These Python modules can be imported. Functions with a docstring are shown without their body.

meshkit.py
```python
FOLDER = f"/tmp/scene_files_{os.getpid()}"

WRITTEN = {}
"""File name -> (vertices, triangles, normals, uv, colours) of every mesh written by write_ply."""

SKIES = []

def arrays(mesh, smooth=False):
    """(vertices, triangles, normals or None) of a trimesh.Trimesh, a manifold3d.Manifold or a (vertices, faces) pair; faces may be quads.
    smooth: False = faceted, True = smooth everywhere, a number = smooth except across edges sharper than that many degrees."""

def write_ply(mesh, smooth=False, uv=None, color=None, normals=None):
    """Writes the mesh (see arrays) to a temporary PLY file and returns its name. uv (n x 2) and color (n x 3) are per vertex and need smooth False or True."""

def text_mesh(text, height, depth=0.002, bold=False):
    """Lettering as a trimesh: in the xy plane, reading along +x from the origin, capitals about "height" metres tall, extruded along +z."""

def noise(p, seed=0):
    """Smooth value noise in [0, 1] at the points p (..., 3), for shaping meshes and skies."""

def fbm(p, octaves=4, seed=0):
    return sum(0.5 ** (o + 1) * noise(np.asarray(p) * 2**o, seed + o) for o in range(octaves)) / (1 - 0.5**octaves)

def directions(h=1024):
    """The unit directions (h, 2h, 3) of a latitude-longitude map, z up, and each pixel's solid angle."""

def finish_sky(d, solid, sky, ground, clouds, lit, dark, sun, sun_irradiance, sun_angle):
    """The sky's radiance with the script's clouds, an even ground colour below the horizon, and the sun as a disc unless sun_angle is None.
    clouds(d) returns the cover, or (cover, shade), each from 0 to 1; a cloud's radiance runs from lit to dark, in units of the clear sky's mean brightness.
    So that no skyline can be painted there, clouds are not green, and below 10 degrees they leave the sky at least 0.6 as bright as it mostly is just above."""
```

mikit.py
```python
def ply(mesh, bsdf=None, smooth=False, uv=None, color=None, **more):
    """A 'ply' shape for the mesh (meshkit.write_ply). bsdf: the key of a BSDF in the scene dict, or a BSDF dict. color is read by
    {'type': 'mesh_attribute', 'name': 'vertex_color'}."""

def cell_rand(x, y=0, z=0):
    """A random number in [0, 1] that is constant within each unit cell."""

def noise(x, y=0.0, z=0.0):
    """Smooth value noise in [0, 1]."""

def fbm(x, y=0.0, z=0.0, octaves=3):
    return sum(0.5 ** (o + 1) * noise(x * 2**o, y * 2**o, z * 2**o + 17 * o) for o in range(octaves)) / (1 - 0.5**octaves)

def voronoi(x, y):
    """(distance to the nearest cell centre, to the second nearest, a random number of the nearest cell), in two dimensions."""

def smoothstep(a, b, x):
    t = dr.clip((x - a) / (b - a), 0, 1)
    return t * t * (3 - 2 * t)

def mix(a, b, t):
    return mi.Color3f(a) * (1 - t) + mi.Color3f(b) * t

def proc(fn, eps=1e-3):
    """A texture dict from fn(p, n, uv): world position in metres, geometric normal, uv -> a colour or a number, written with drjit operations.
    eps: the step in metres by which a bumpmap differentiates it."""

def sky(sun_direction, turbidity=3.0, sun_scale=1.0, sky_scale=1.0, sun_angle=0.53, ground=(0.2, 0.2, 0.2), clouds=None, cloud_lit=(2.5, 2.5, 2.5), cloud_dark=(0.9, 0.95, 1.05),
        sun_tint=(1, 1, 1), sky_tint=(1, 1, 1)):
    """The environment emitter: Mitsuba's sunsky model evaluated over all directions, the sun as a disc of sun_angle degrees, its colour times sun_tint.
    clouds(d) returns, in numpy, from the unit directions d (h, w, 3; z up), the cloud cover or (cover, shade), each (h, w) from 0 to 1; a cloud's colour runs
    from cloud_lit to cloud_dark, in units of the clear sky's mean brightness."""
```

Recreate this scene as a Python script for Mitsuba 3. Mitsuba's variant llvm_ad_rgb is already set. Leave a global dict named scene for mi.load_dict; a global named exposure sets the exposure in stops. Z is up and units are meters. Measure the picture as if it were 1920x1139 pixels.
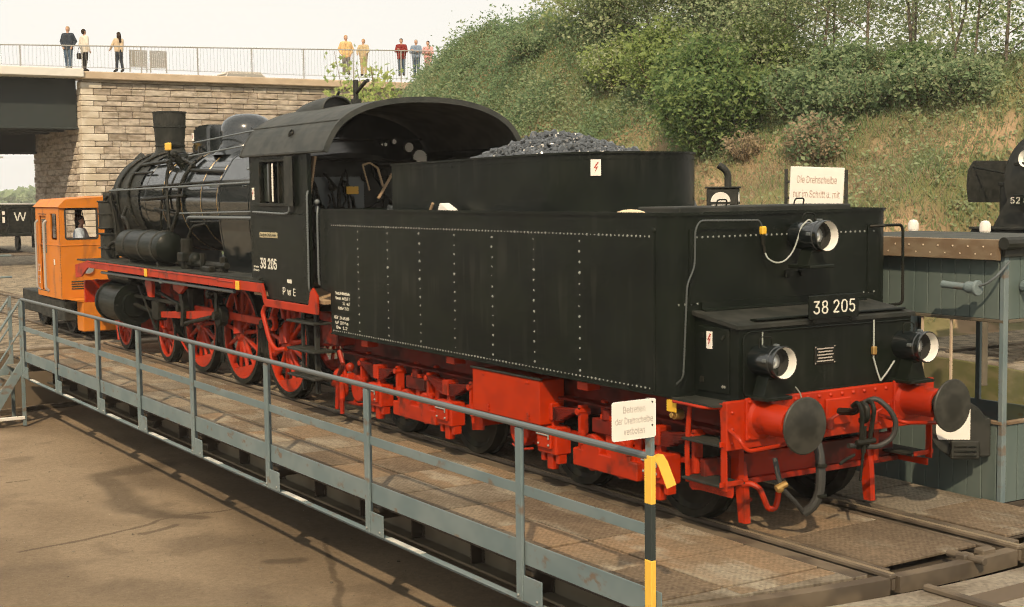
import math, random
import numpy as np
import trimesh
import manifold3d as m3
import shapely.geometry as sg
import drjit as dr
import mitsuba as mi
import mikit, meshkit
from mikit import noise as nz, fbm as fb, smoothstep, mix, cell_rand, proc

random.seed(7)
rng = np.random.default_rng(11)
scene, labels = {}, {}
exposure = 1.42
HAZE = 0.0005

# ---------------------------------------------------------------- camera, sky and sun
CAM = np.array([8.054, -8.820, 2.980])
YAW, PITCH, ROLL = math.radians(-57.575), math.radians(-4.679), math.radians(-0.683)
_f = np.array([math.sin(YAW) * math.cos(PITCH), math.cos(YAW) * math.cos(PITCH), math.sin(PITCH)])
_r = np.array([math.cos(YAW), -math.sin(YAW), 0.0])
_u = np.cross(_r, _f)
_up = -math.sin(ROLL) * _r + math.cos(ROLL) * _u
T = mi.ScalarTransform4f
scene['camera'] = dict(type='perspective', fov=2 * math.degrees(math.atan(960 / 2596.8)), fov_axis='x',
                       near_clip=0.1, far_clip=3000.0,
                       to_world=T().look_at(origin=CAM.tolist(), target=(CAM + _f).tolist(), up=_up.tolist()))
SUN = np.array([1.03, -0.80, 1.05])


def hazy(d):
    # an even, thin white veil over the whole sky, a little thicker low down
    n = meshkit.fbm(d * np.array([3.0, 3.0, 9.0]), 3, 5)
    return np.clip(0.86 + 0.2 * n, 0, 1), np.clip((n - 0.55) * 0.6, 0, 1)


scene['sky'] = mikit.sky(SUN, turbidity=4.5, sun_scale=1.0, sky_scale=1.0, sun_angle=0.9, clouds=hazy,
                         cloud_lit=(3.75, 3.62, 3.32), cloud_dark=(3.5, 3.4, 3.12), sun_tint=(1.0, 0.985, 0.95), ground=(0.2, 0.17, 0.12))


# ---------------------------------------------------------------- mesh helpers: a mesh is (vertices, triangles)
def M(*ms):
    vs, fs, n = [], [], 0
    for m in ms:
        if isinstance(m, list):
            m = M(*m)
        v, f = m
        vs.append(np.asarray(v, float)); fs.append(np.asarray(f, int) + n); n += len(v)
    return np.vstack(vs), np.vstack(fs)


_c = np.array([[x, y, z] for x in (-1, 1) for y in (-1, 1) for z in (-1, 1)], float)
_bv = np.vstack([np.vstack([c * [1, 0.8, 0.8], c * [0.8, 1, 0.8], c * [0.8, 0.8, 1]]) for c in _c])
_h = trimesh.convex.convex_hull(_bv)
_bi = np.array([int(np.argmin(((_h.vertices - b) ** 2).sum(1))) for b in _bv])
_inv = np.zeros(len(_bv), int); _inv[_bi] = np.arange(len(_bv))
BOXF = _inv[_h.faces]
_sgn = np.repeat(_c, 3, axis=0); _ax = np.tile(np.arange(3), 8)


def box(x0, x1, y0, y1, z0, z1, b=0.006):
    """a box with chamfered edges"""
    lo, hi = np.minimum([x0, y0, z0], [x1, y1, z1]), np.maximum([x0, y0, z0], [x1, y1, z1])
    b = min(b, 0.3 * (hi - lo).min())
    v = np.where(_sgn > 0, hi, lo) - _sgn * b
    v[np.arange(24), _ax] += _sgn[np.arange(24), _ax] * b
    return v, BOXF


def cbox(c, s, b=0.006, rz=0.0):
    v, f = box(-s[0] / 2, s[0] / 2, -s[1] / 2, s[1] / 2, -s[2] / 2, s[2] / 2, b)
    if rz:
        a, q = math.cos(rz), math.sin(rz)
        v = v @ np.array([[a, q, 0], [-q, a, 0], [0, 0, 1]])
    return v + np.asarray(c, float), f


def frame_of(d):
    d = np.asarray(d, float); d = d / np.linalg.norm(d)
    a = np.cross(d, [0, 0, 1.0]) if abs(d[2]) < 0.95 else np.cross(d, [0, 1.0, 0])
    a /= np.linalg.norm(a)
    return d, a, np.cross(d, a)


def lathe(p, d, prof, n=24, a0=0.0, a1=2 * math.pi):
    """profile [(r, h)] turned about the line p + h d; closed at r = 0 or left open"""
    d, a, b = frame_of(d); p = np.asarray(p, float)
    full = abs(a1 - a0 - 2 * math.pi) < 1e-6
    ang = np.linspace(a0, a1, n, endpoint=not full)
    prof = np.asarray(prof, float)
    ring = np.cos(ang)[:, None] * a + np.sin(ang)[:, None] * b
    v = p + prof[:, None, :1] * ring[None] + (prof[:, 1:2] * d)[:, None, :]
    m = len(ang); K = len(prof)
    i, j = np.meshgrid(np.arange(K - 1), np.arange(m if full else m - 1), indexing='ij')
    q = np.stack([i * m + j, i * m + (j + 1) % m, (i + 1) * m + (j + 1) % m, (i + 1) * m + j], -1).reshape(-1, 4)
    f = np.vstack([q[:, [0, 1, 2]], q[:, [0, 2, 3]]])
    return v.reshape(-1, 3), f


def cyl(p0, p1, r, r1=None, n=20, b=None):
    """a closed cylinder or cone frustum with chamfered rims"""
    p0, p1 = np.asarray(p0, float), np.asarray(p1, float)
    L = np.linalg.norm(p1 - p0); r1 = r if r1 is None else r1
    b = min(0.12 * min(r, r1), 0.012, L * 0.2) if b is None else b
    return lathe(p0, p1 - p0, [(0, 0), (r - b, 0), (r, b), (r1, L - b), (r1 - b, L), (0, L)], n)


def tube(pts, r, n=8, cap=True):
    p = np.asarray(pts, float)
    t = np.gradient(p, axis=0); t /= np.linalg.norm(t, axis=1, keepdims=True) + 1e-12
    a = np.zeros_like(p)
    _, a[0], _ = frame_of(t[0])
    for k in range(1, len(p)):
        q = a[k - 1] - t[k] * (a[k - 1] @ t[k]); a[k] = q / (np.linalg.norm(q) + 1e-12)
    b = np.cross(t, a)
    ang = np.arange(n) * 2 * math.pi / n
    r = np.broadcast_to(r, (len(p),))
    v = p[:, None] + r[:, None, None] * (np.cos(ang)[None, :, None] * a[:, None] + np.sin(ang)[None, :, None] * b[:, None])
    i, j = np.meshgrid(np.arange(len(p) - 1), np.arange(n), indexing='ij')
    q = np.stack([i * n + j, i * n + (j + 1) % n, (i + 1) * n + (j + 1) % n, (i + 1) * n + j], -1).reshape(-1, 4)
    f = [q[:, [0, 1, 2]], q[:, [0, 2, 3]]]
    v = v.reshape(-1, 3)
    if cap:
        k = len(v); v = np.vstack([v, p[:1], p[-1:]])
        jj = np.arange(n); e = (len(p) - 1) * n
        f += [np.stack([(jj + 1) % n, jj, jj * 0 + k], 1), np.stack([e + jj, e + (jj + 1) % n, jj * 0 + k + 1], 1)]
    return v, np.vstack(f)


def bend(pts, rad=0.05, k=5):
    """polyline with rounded corners"""
    p = [np.asarray(q, float) for q in pts]; out = [p[0]]
    for a, b, c in zip(p[:-2], p[1:-1], p[2:]):
        u, w = a - b, c - b
        l = min(rad, 0.45 * np.linalg.norm(u), 0.45 * np.linalg.norm(w))
        s, e = b + u / np.linalg.norm(u) * l, b + w / np.linalg.norm(w) * l
        for i in range(k + 1):
            t = i / k; out.append((1 - t) ** 2 * s + 2 * t * (1 - t) * b + t * t * e)
    out.append(p[-1])
    return np.array(out)


def prism(poly, axis, a, b):
    """extrude a 2D outline (list or shapely polygon). axis 'y': outline in (x, z); 'x': outline in (y, z); 'z': outline in (x, y)"""
    if not hasattr(poly, 'exterior'):
        poly = sg.Polygon(poly)
    lo, hi = min(a, b), max(a, b)
    t = trimesh.creation.extrude_polygon(poly, hi - lo, engine='earcut')
    v, f = np.array(t.vertices), np.array(t.faces)
    if axis == 'z':
        return v + [0, 0, lo], f
    if axis == 'y':
        return np.stack([v[:, 0], lo + v[:, 2], v[:, 1]], 1), f[:, ::-1]
    return np.stack([lo + v[:, 2], v[:, 0], v[:, 1]], 1), f


def rotz(m, a, o=(0, 0, 0)):
    c, s = math.cos(a), math.sin(a); o = np.asarray(o, float)
    return (m[0] - o) @ np.array([[c, s, 0], [-s, c, 0], [0, 0, 1]]) + o, m[1]


def rotx(m, a, o=(0, 0, 0)):
    c, s = math.cos(a), math.sin(a); o = np.asarray(o, float)
    return (m[0] - o) @ np.array([[1, 0, 0], [0, c, s], [0, -s, c]]) + o, m[1]


def roty(m, a, o=(0, 0, 0)):
    c, s = math.cos(a), math.sin(a); o = np.asarray(o, float)
    return (m[0] - o) @ np.array([[c, 0, -s], [0, 1, 0], [s, 0, c]]) + o, m[1]


def move(m, d):
    return m[0] + np.asarray(d, float), m[1]


def mirror_y(m):
    return m[0] * [1, -1, 1], m[1][:, ::-1]


def ball(c, r, n=10):
    r = np.broadcast_to(np.asarray(r, float), (3,))
    t = np.linspace(0, math.pi, n + 1)
    v, f = lathe((0, 0, 0), (0, 0, 1), [(math.sin(x), -math.cos(x)) for x in t], 2 * n)
    return v * r + np.asarray(c, float), f


def dome(c, nrm, r, h=None, n=6):
    h = 0.6 * r if h is None else h
    return lathe(c, nrm, [(r, 0), (0.75 * r, 0.7 * h), (0, h)], n)


def text(s, h, origin, right, up, depth=0.004, width=None, bold=False):
    """lettering as thin raised paint, capitals h high, centred on origin"""
    t = meshkit.text_mesh(s, h, 1.0, bold)
    v = np.array(t.vertices); v[:, :2] -= (v[:, :2].max(0) + v[:, :2].min(0)) / 2
    if width:
        v[:, 0] *= width / np.ptp(v[:, 0])
    right, up = np.asarray(right, float), np.asarray(up, float)
    n = np.cross(right, up)
    return np.asarray(origin, float) + v[:, :1] * right + v[:, 1:2] * up + v[:, 2:3] * depth * n, np.array(t.faces)


def chains(bones, step=None, smooth=8, ref=0.03):
    """one continuous body surface: hulls of the spheres at both ends of each bone, joined and smoothed"""
    parts = []
    for p, rp, q, rq in bones:
        a = m3.Manifold.sphere(1.0, 14)
        parts.append(m3.Manifold.batch_hull([a.scale([rp] * 3 if np.isscalar(rp) else list(rp)).translate(list(map(float, p))),
                                             a.scale([rq] * 3 if np.isscalar(rq) else list(rq)).translate(list(map(float, q)))]))
    s = m3.Manifold.batch_boolean(parts, m3.OpType.Add).refine_to_length(ref)
    g = s.to_mesh()
    t = trimesh.Trimesh(g.vert_properties[:, :3], g.tri_verts, process=True)
    if smooth:
        trimesh.smoothing.filter_taubin(t, iterations=smooth)
    return np.array(t.vertices), np.array(t.faces)


# ---------------------------------------------------------------- naming
def key_for(k):
    if k not in scene and not any(x.startswith(k + '__') for x in scene) and k not in labels:
        return k
    n = 1
    while f'{k}_{n:03d}' in scene or f'{k}_{n:03d}' in labels or (KN.get(k, 0) >= n):
        n += 1
    KN[k] = n
    return f'{k}_{n:03d}'


KN, USED = {}, set()


def thing(name, label, cat, group=None):
    """a thing made of parts: the key its parts' keys start with"""
    k, n = name, 0
    while k in USED:
        n += 1; k = f'{name}_{n:03d}'
    USED.add(k)
    labels[k] = dict(label=label, category=cat)
    if group:
        labels[k]['group'] = group
    return k


def add(name, mesh, mat, parent=None, smooth=30, label=None, cat=None, group=None, kind=None, shape=None, **kw):
    """ONE entry of the scene. returns its key"""
    base = f'{parent}__{name}' if parent else name
    if parent and shape is None and kind is None and not any(w in base for w in WHOLE):
        got = pieces_of(M(*mesh) if isinstance(mesh, list) else mesh)
        if got is not None:
            if any(w in name for w in TINY):
                kind = 'stuff'
            else:
                return [add(name, m, mat, parent, smooth, label, cat, group, **kw) for m in got][0]
    k, n = base, 0
    if base in NEXT:
        n = NEXT[base]; k = f'{base}_{n:03d}'
    while k in scene or k in USED:
        n += 1; k = f'{base}_{n:03d}'
    NEXT[base] = n + 1
    USED.add(k)
    if shape is not None:
        scene[k] = dict(shape, **kw)
    else:
        if isinstance(mesh, list):
            mesh = M(*mesh)
        scene[k] = mikit.ply(mesh, mat, smooth=smooth, **kw)
    info = {a: b for a, b in (('label', label), ('category', cat), ('group', group), ('kind', kind)) if b}
    if info:
        labels[k] = info
    return k


NEXT = {}
WHOLE = ('crown', 'trunk', 'stem', 'foliage', 'person', 'lettering', 'number', 'pipework')
TINY = ('rivet', 'bolt', 'screw', 'baluster', 'plate_lines', 'class_marks', 'keyhole')


def pieces_of(mesh):
    """the far-apart pieces of a mesh as meshes of their own, or None if it is one piece"""
    v, f = np.asarray(mesh[0], float), np.asarray(mesh[1])
    e = np.vstack([f[:, :2], f[:, 1:]])
    lab = trimesh.graph.connected_component_labels(e, node_count=len(v))
    k = lab.max() + 1
    if k < 2 or k > 500:
        return None
    lo, hi = np.full((k, 3), np.inf), np.full((k, 3), -np.inf)
    np.minimum.at(lo, lab, v); np.maximum.at(hi, lab, v)
    size = (hi - lo).max(1)
    gap = np.maximum(0, np.maximum(lo[:, None] - hi[None], lo[None] - hi[:, None]))
    near = np.sqrt((gap ** 2).sum(2)) <= np.maximum(.02, .5 * np.maximum(size[:, None], size[None]))
    a, b = np.nonzero(np.triu(near, 1))
    grp = trimesh.graph.connected_component_labels(np.stack([a, b], 1), node_count=k) if len(a) else np.arange(k)
    if grp.max() == 0:
        return None
    out = []
    for g in range(grp.max() + 1):
        sel = grp[lab] == g
        idx = np.cumsum(sel) - 1
        out.append((v[sel], idx[f[sel[f[:, 0]]]]))
    return out


def struct(name, mesh, mat, smooth=30, **kw):
    return add(name, mesh, mat, smooth=smooth, kind='structure', **kw)


# ---------------------------------------------------------------- materials
def pri(name, color, rough=0.5, metal=0.0, spec=0.5, two=True, bump=None, bscale=1.0, **kw):
    c = color if isinstance(color, dict) else dict(type='rgb', value=list(color))
    b = dict(type='principled', base_color=c, roughness=rough, metallic=metal, specular=spec, **kw)
    if bump is not None:
        b = dict(type='bumpmap', arbitrary=bump, scale=bscale, nested=b)
        b = {'type': 'bumpmap', 'tex': bump, 'scale': bscale, 'bsdf': {k: v for k, v in b['nested'].items()}}
    scene[name] = dict(type='twosided', bsdf=b) if two else b
    return name


def tint(a, b, s, o=3, lo=0.3, hi=0.7, off=0.0, sz=1.0):
    """two colours mixed by noise in world space"""
    return proc(lambda p, n, uv: mix(a, b, smoothstep(lo, hi, fb(p.x * s + off, p.y * s, p.z * s * sz, o))))


BLK = (0.0062, 0.0086, 0.0066)
pri('m_black', proc(lambda p, n, uv: mix(mix(BLK, (0.0085, 0.0118, 0.0078), smoothstep(0.3, 0.7, fb(p.x * 2.2, p.y * 2.2, p.z * 2.2, 3))), (0.024, 0.025, 0.020), 0.55 * smoothstep(0.50, 0.80, fb(p.x * 11, p.y * 11, p.z * 0.9, 3)) * smoothstep(0.35, 0.7, fb(p.x * 1.1, p.y * 1.1, p.z * 2.1 + 3, 2)))), 0.36, spec=0.16, bump=proc(lambda p, n, uv: fb(p.x * 1.6, p.y * 1.6, p.z * 1.6, 2) + 0.03 * nz(p.x * 50, p.y * 50, p.z * 50), 4e-3), bscale=0.016)
pri('m_black_matt', tint((0.016, 0.018, 0.014), (0.030, 0.030, 0.024), 5.0, 3), 0.6, spec=0.35)
pri('m_roof', tint((0.026, 0.030, 0.026), (0.046, 0.047, 0.040), 6.0, 4, 0.25, 0.75), 0.6, spec=0.45)
pri('m_boiler', (0.007, 0.010, 0.010), 0.13, spec=0.9, clearcoat=1.0, clearcoat_gloss=0.97)
pri('m_iron', tint((0.009, 0.011, 0.008), (0.020, 0.019, 0.014), 7.0, 3), 0.45, spec=0.15)
pri('m_pipe', (0.10, 0.115, 0.115), 0.38, spec=0.6)
pri('m_rivet', (0.23, 0.24, 0.22), 0.3, spec=0.7)
pri('m_red', proc(lambda p, n, uv: mix(mix((0.43, 0.026, 0.002), (0.32, 0.019, 0.003), smoothstep(0.3, 0.8, fb(p.x * 3, p.y * 3, p.z * 3, 3))), (0.085, 0.020, 0.010), 0.75 * smoothstep(0.56, 0.78, fb(p.x * 6 + 9, p.y * 6, p.z * 4, 4)))), 0.42, spec=0.3)
pri('m_red_dirty', tint((0.32, 0.018, 0.003), (0.06, 0.011, 0.006), 4.0, 4, 0.38, 0.68), 0.5, spec=0.3)
pri('m_red_clean', tint((0.44, 0.028, 0.001), (0.38, 0.024, 0.002), 5.0, 3), 0.42, spec=0.2)
pri('m_conduit', (0.055, 0.062, 0.058), 0.35, spec=0.6)
pri('m_buffer_face', proc(lambda p, n, uv: mix(mix((0.026, 0.026, 0.020), (0.044, 0.042, 0.033), smoothstep(0.3, 0.7, fb(p.x * 9, p.y * 9, p.z * 9, 4))), (0.014, 0.014, 0.010), 0.8 * (1 - smoothstep(0.07, 0.15, dr.sqrt(dr.square(dr.abs(p.y) - 0.885) + dr.square(p.z - 1.04)) + 0.09 * (fb(p.x * 7, p.y * 11, p.z * 11, 3) - 0.5))))), 0.5, spec=0.35)
pri('m_steel', (0.32, 0.30, 0.26), 0.34, metal=0.7)
pri('m_brass', (0.50, 0.31, 0.10), 0.4, metal=0.7)
pri('m_grey', proc(lambda p, n, uv: mix(mix((0.135, 0.180, 0.185), (0.17, 0.210, 0.21), smoothstep(0.3, 0.7, fb(p.x * 3, p.y * 3, p.z * 3, 3))), (0.16, 0.095, 0.05), 0.7 * smoothstep(0.60, 0.78, fb(p.x * 7, p.y * 7 + 4, p.z * 9, 4)))), 0.5, spec=0.3)
pri('m_grey_board', tint((0.092, 0.124, 0.112), (0.118, 0.148, 0.132), 4.0, 3, 0.3, 0.7, 3.0, 0.15), 0.6, spec=0.3)
pri('m_painted_light', tint((0.60, 0.57, 0.49), (0.34, 0.35, 0.32), 5.0, 3), 0.6)  # pale tone for the sunlit patches painted on the lower beam
pri('m_white', (0.78, 0.74, 0.66), 0.45)
pri('m_white_paint', (0.80, 0.77, 0.70), 0.5)
pri('m_letter', (0.66, 0.63, 0.54), 0.6)
pri('m_text_grey', (0.40, 0.36, 0.31), 0.7)
pri('m_text_tan', (0.42, 0.36, 0.22), 0.7)
pri('m_sign_red', (0.42, 0.06, 0.035), 0.5)
pri('m_sign_brown', (0.36, 0.23, 0.16), 0.6)
pri('m_yellow', (0.72, 0.42, 0.03), 0.5)
pri('m_tape_yellow', (0.80, 0.47, 0.06), 0.55)
pri('m_orange', proc(lambda p, n, uv: mix(mix((0.62, 0.195, 0.016), (0.52, 0.165, 0.02), fb(p.x * 1.8, p.y * 1.8, p.z * 1.8, 3)), (0.20, 0.085, 0.03), 0.6 * smoothstep(0.54, 0.80, fb(p.x * 5, p.y * 5, p.z * 1.6, 4)))), 0.45, spec=0.3)
pri('m_lens', (0.55, 0.58, 0.58), 0.08, metal=0.6)
pri('m_rubber', (0.030, 0.030, 0.026), 0.6)
pri('m_cable', (0.36, 0.38, 0.34), 0.5)
pri('m_wood', (0.32, 0.22, 0.13), 0.7)
scene['m_glass'] = dict(type='thindielectric')
pri('m_glass_dark', (0.02, 0.025, 0.02), 0.08, spec=0.6)
# turntable and ground
for i, (a, b) in enumerate([((0.205, 0.150, 0.095), (0.150, 0.112, 0.073)), ((0.18, 0.138, 0.090), (0.235, 0.188, 0.128)), ((0.22, 0.150, 0.088), (0.175, 0.130, 0.082)), ((0.21, 0.176, 0.128), (0.15, 0.120, 0.082))]):
    pri(f'm_plate_{i}', proc(lambda p, n, uv, a=a, b=b, i=i: mix(mix(a, b, smoothstep(0.25, 0.75, fb(p.x * 1.3 + 7 * i, p.y * 3.0, i * 3.0, 5))), (0.31, 0.275, 0.205), 0.85 * smoothstep(0.50, 0.74, fb(p.x * 1.7, p.y * 4.0 + i, 4.0, 5)) * (0.4 + 0.6 * fb(p.x * 6.0, p.y * 26.0, 1.0, 2))) * ((0.52, 0.66, 0.74, 0.60)[i] + 0.36 * nz(p.x * 45, p.y * 45) + 0.10 * dr.sin(p.x * 110) * dr.sin(p.y * 110))), 0.75, spec=0.3)
pri('m_plate_edge', (0.055, 0.042, 0.028), 0.8)
pri('m_rail', tint((0.135, 0.105, 0.07), (0.075, 0.058, 0.04), 4.0, 3), 0.6)
pri('m_rail_top', (0.36, 0.29, 0.19), 0.42, metal=0.5)
pri('m_girder', tint((0.17, 0.15, 0.105), (0.11, 0.09, 0.06), 1.6, 4), 0.65)
ARC = [((-12.78, -2.08), (-12.59, -2.64), 0.42), ((-12.59, -2.64), (-12.47, -3.10), 0.34), ((-12.47, -3.10), (-11.49, -3.12), 0.30), ((-11.49, -3.12), (-10.66, -3.32), 0.30), ((-10.66, -3.32), (-10.02, -3.34), 0.40), ((-10.02, -3.34), (-9.48, -3.17), 0.30), ((-9.48, -3.17), (-8.99, -2.77), 0.16), ((-8.60, -5.13), (-8.67, -4.36), 0.05), ((-8.67, -4.36), (-9.22, -3.26), 0.06), ((-9.22, -3.26), (-9.26, -2.01), 0.05), ((-6.49, -2.92), (-6.34, -2.60), 0.16), ((-7.10, -1.91), (-4.44, -2.94), 0.06), ((-12.80, -4.01), (-12.84, -4.38), 0.04), ((-8.65, -3.65), (-8.82, -3.18), 0.10)]  # dark curved marks mixed into the pit floor colour


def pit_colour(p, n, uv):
    """worn brown paving with soft dark curved marks mixed in"""
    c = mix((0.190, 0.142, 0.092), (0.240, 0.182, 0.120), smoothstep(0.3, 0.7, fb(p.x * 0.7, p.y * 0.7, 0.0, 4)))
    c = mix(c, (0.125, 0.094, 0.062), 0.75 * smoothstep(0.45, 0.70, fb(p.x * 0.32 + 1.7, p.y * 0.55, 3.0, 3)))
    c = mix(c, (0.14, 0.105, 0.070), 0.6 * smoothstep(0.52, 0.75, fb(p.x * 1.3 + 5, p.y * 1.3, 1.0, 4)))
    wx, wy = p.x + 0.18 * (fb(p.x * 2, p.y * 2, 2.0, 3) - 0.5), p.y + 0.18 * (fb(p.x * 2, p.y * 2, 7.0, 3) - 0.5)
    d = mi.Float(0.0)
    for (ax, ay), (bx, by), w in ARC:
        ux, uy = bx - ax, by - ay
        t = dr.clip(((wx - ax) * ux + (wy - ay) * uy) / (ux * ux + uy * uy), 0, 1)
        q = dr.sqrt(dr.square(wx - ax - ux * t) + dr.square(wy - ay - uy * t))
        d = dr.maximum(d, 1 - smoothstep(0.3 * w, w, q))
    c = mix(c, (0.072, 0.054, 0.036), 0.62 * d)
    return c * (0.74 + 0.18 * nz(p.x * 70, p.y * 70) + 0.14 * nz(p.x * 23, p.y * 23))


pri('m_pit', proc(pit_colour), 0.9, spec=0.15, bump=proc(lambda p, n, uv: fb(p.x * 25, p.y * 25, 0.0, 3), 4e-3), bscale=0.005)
pri('m_dark_mark', tint((0.075, 0.055, 0.035), (0.13, 0.095, 0.06), 6.0, 3), 0.7)
pri('m_ballast', proc(lambda p, n, uv: mix((0.10, 0.085, 0.062), (0.24, 0.20, 0.145), smoothstep(0.3, 0.7, fb(p.x * 6, p.y * 6, p.z * 6, 4)))), 0.95, spec=0.15)
pri('m_concrete', proc(lambda p, n, uv: mix((0.36, 0.31, 0.235), (0.24, 0.195, 0.135), smoothstep(0.35, 0.7, fb(p.x * 2.5, p.y * 2.5, p.z * 2.5, 4))) * (0.82 + 0.36 * nz(p.x * 30, p.y * 30, p.z * 30))), 0.9, spec=0.2)
pri('m_apron', proc(lambda p, n, uv: mix((0.135, 0.110, 0.080), (0.225, 0.195, 0.15), smoothstep(0.3, 0.7, fb(p.x * 2.5, p.y * 2.5, p.z * 2.5, 4))) * (0.7 + 0.5 * nz(p.x * 40, p.y * 40, p.z * 40))), 0.9, spec=0.2)
pri('m_sleeper', (0.10, 0.075, 0.05), 0.9)
pri('m_soil', proc(lambda p, n, uv: mix(mix((0.27, 0.20, 0.115), (0.17, 0.17, 0.075), smoothstep(0.34, 0.62, fb(p.x * 0.5, p.y * 0.5, p.z * 0.6, 4))), (0.42, 0.29, 0.18), 0.9 * smoothstep(0.58, 0.75, fb(p.x * 0.9 + 3, p.y * 0.9, p.z * 1.0, 4)))), 0.95, spec=0.1)
pri('m_moss_wall', proc(lambda p, n, uv: mix((0.16, 0.125, 0.085), mix((0.11, 0.12, 0.035), (0.19, 0.165, 0.075), smoothstep(0.35, 0.7, fb(p.x * 2.5, p.y * 2.5, p.z * 4.5, 4))), smoothstep(0.0, 3.0, p.y) * smoothstep(-12.0, -6.0, p.x))), 0.95, spec=0.1)
pri('m_moss', tint((0.075, 0.085, 0.022), (0.13, 0.125, 0.04), 3.0, 4), 0.95, spec=0.1)
# masonry
for i, c in enumerate([(0.44, 0.37, 0.30), (0.50, 0.43, 0.35), (0.40, 0.335, 0.265), (0.53, 0.465, 0.385), (0.46, 0.385, 0.305)]):
    pri(f'm_stone_{i}', proc(lambda p, n, uv, c=c: mix(c, (c[0] * 0.60, c[1] * 0.58, c[2] * 0.54), smoothstep(0.38, 0.72, fb(p.x * 2.2, p.y * 2.2, p.z * 7.5, 4))) * (0.70 + 0.6 * fb(p.y * 7, p.z * 11, p.x * 7, 3))), 0.9, spec=0.15)
pri('m_quoin', tint((0.66, 0.59, 0.48), (0.52, 0.44, 0.33), 2.2, 3), 0.9, spec=0.15)
pri('m_mortar', (0.36, 0.305, 0.24), 0.95)
pri('m_coping', tint((0.47, 0.36, 0.245), (0.58, 0.46, 0.33), 1.2, 3), 0.85)
pri('m_bridge_white', (0.72, 0.69, 0.62), 0.7)
pri('m_bridge_dark', (0.022, 0.030, 0.028), 0.7)
pri('m_red_shaded', tint((0.16, 0.012, 0.005), (0.045, 0.009, 0.006), 4.0, 3), 0.55, spec=0.2)  # underframe red: blotchy dirt, with the shade darkened into the colour
pri('m_rail_thin', (0.34, 0.33, 0.30), 0.6)
pri('m_rust_band', proc(lambda p, n, uv: mix((0.150, 0.098, 0.054), (0.195, 0.145, 0.088), smoothstep(0.35, 0.7, fb(p.x * 6, p.y * 6, p.z * 9, 4)))), 0.8)
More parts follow.
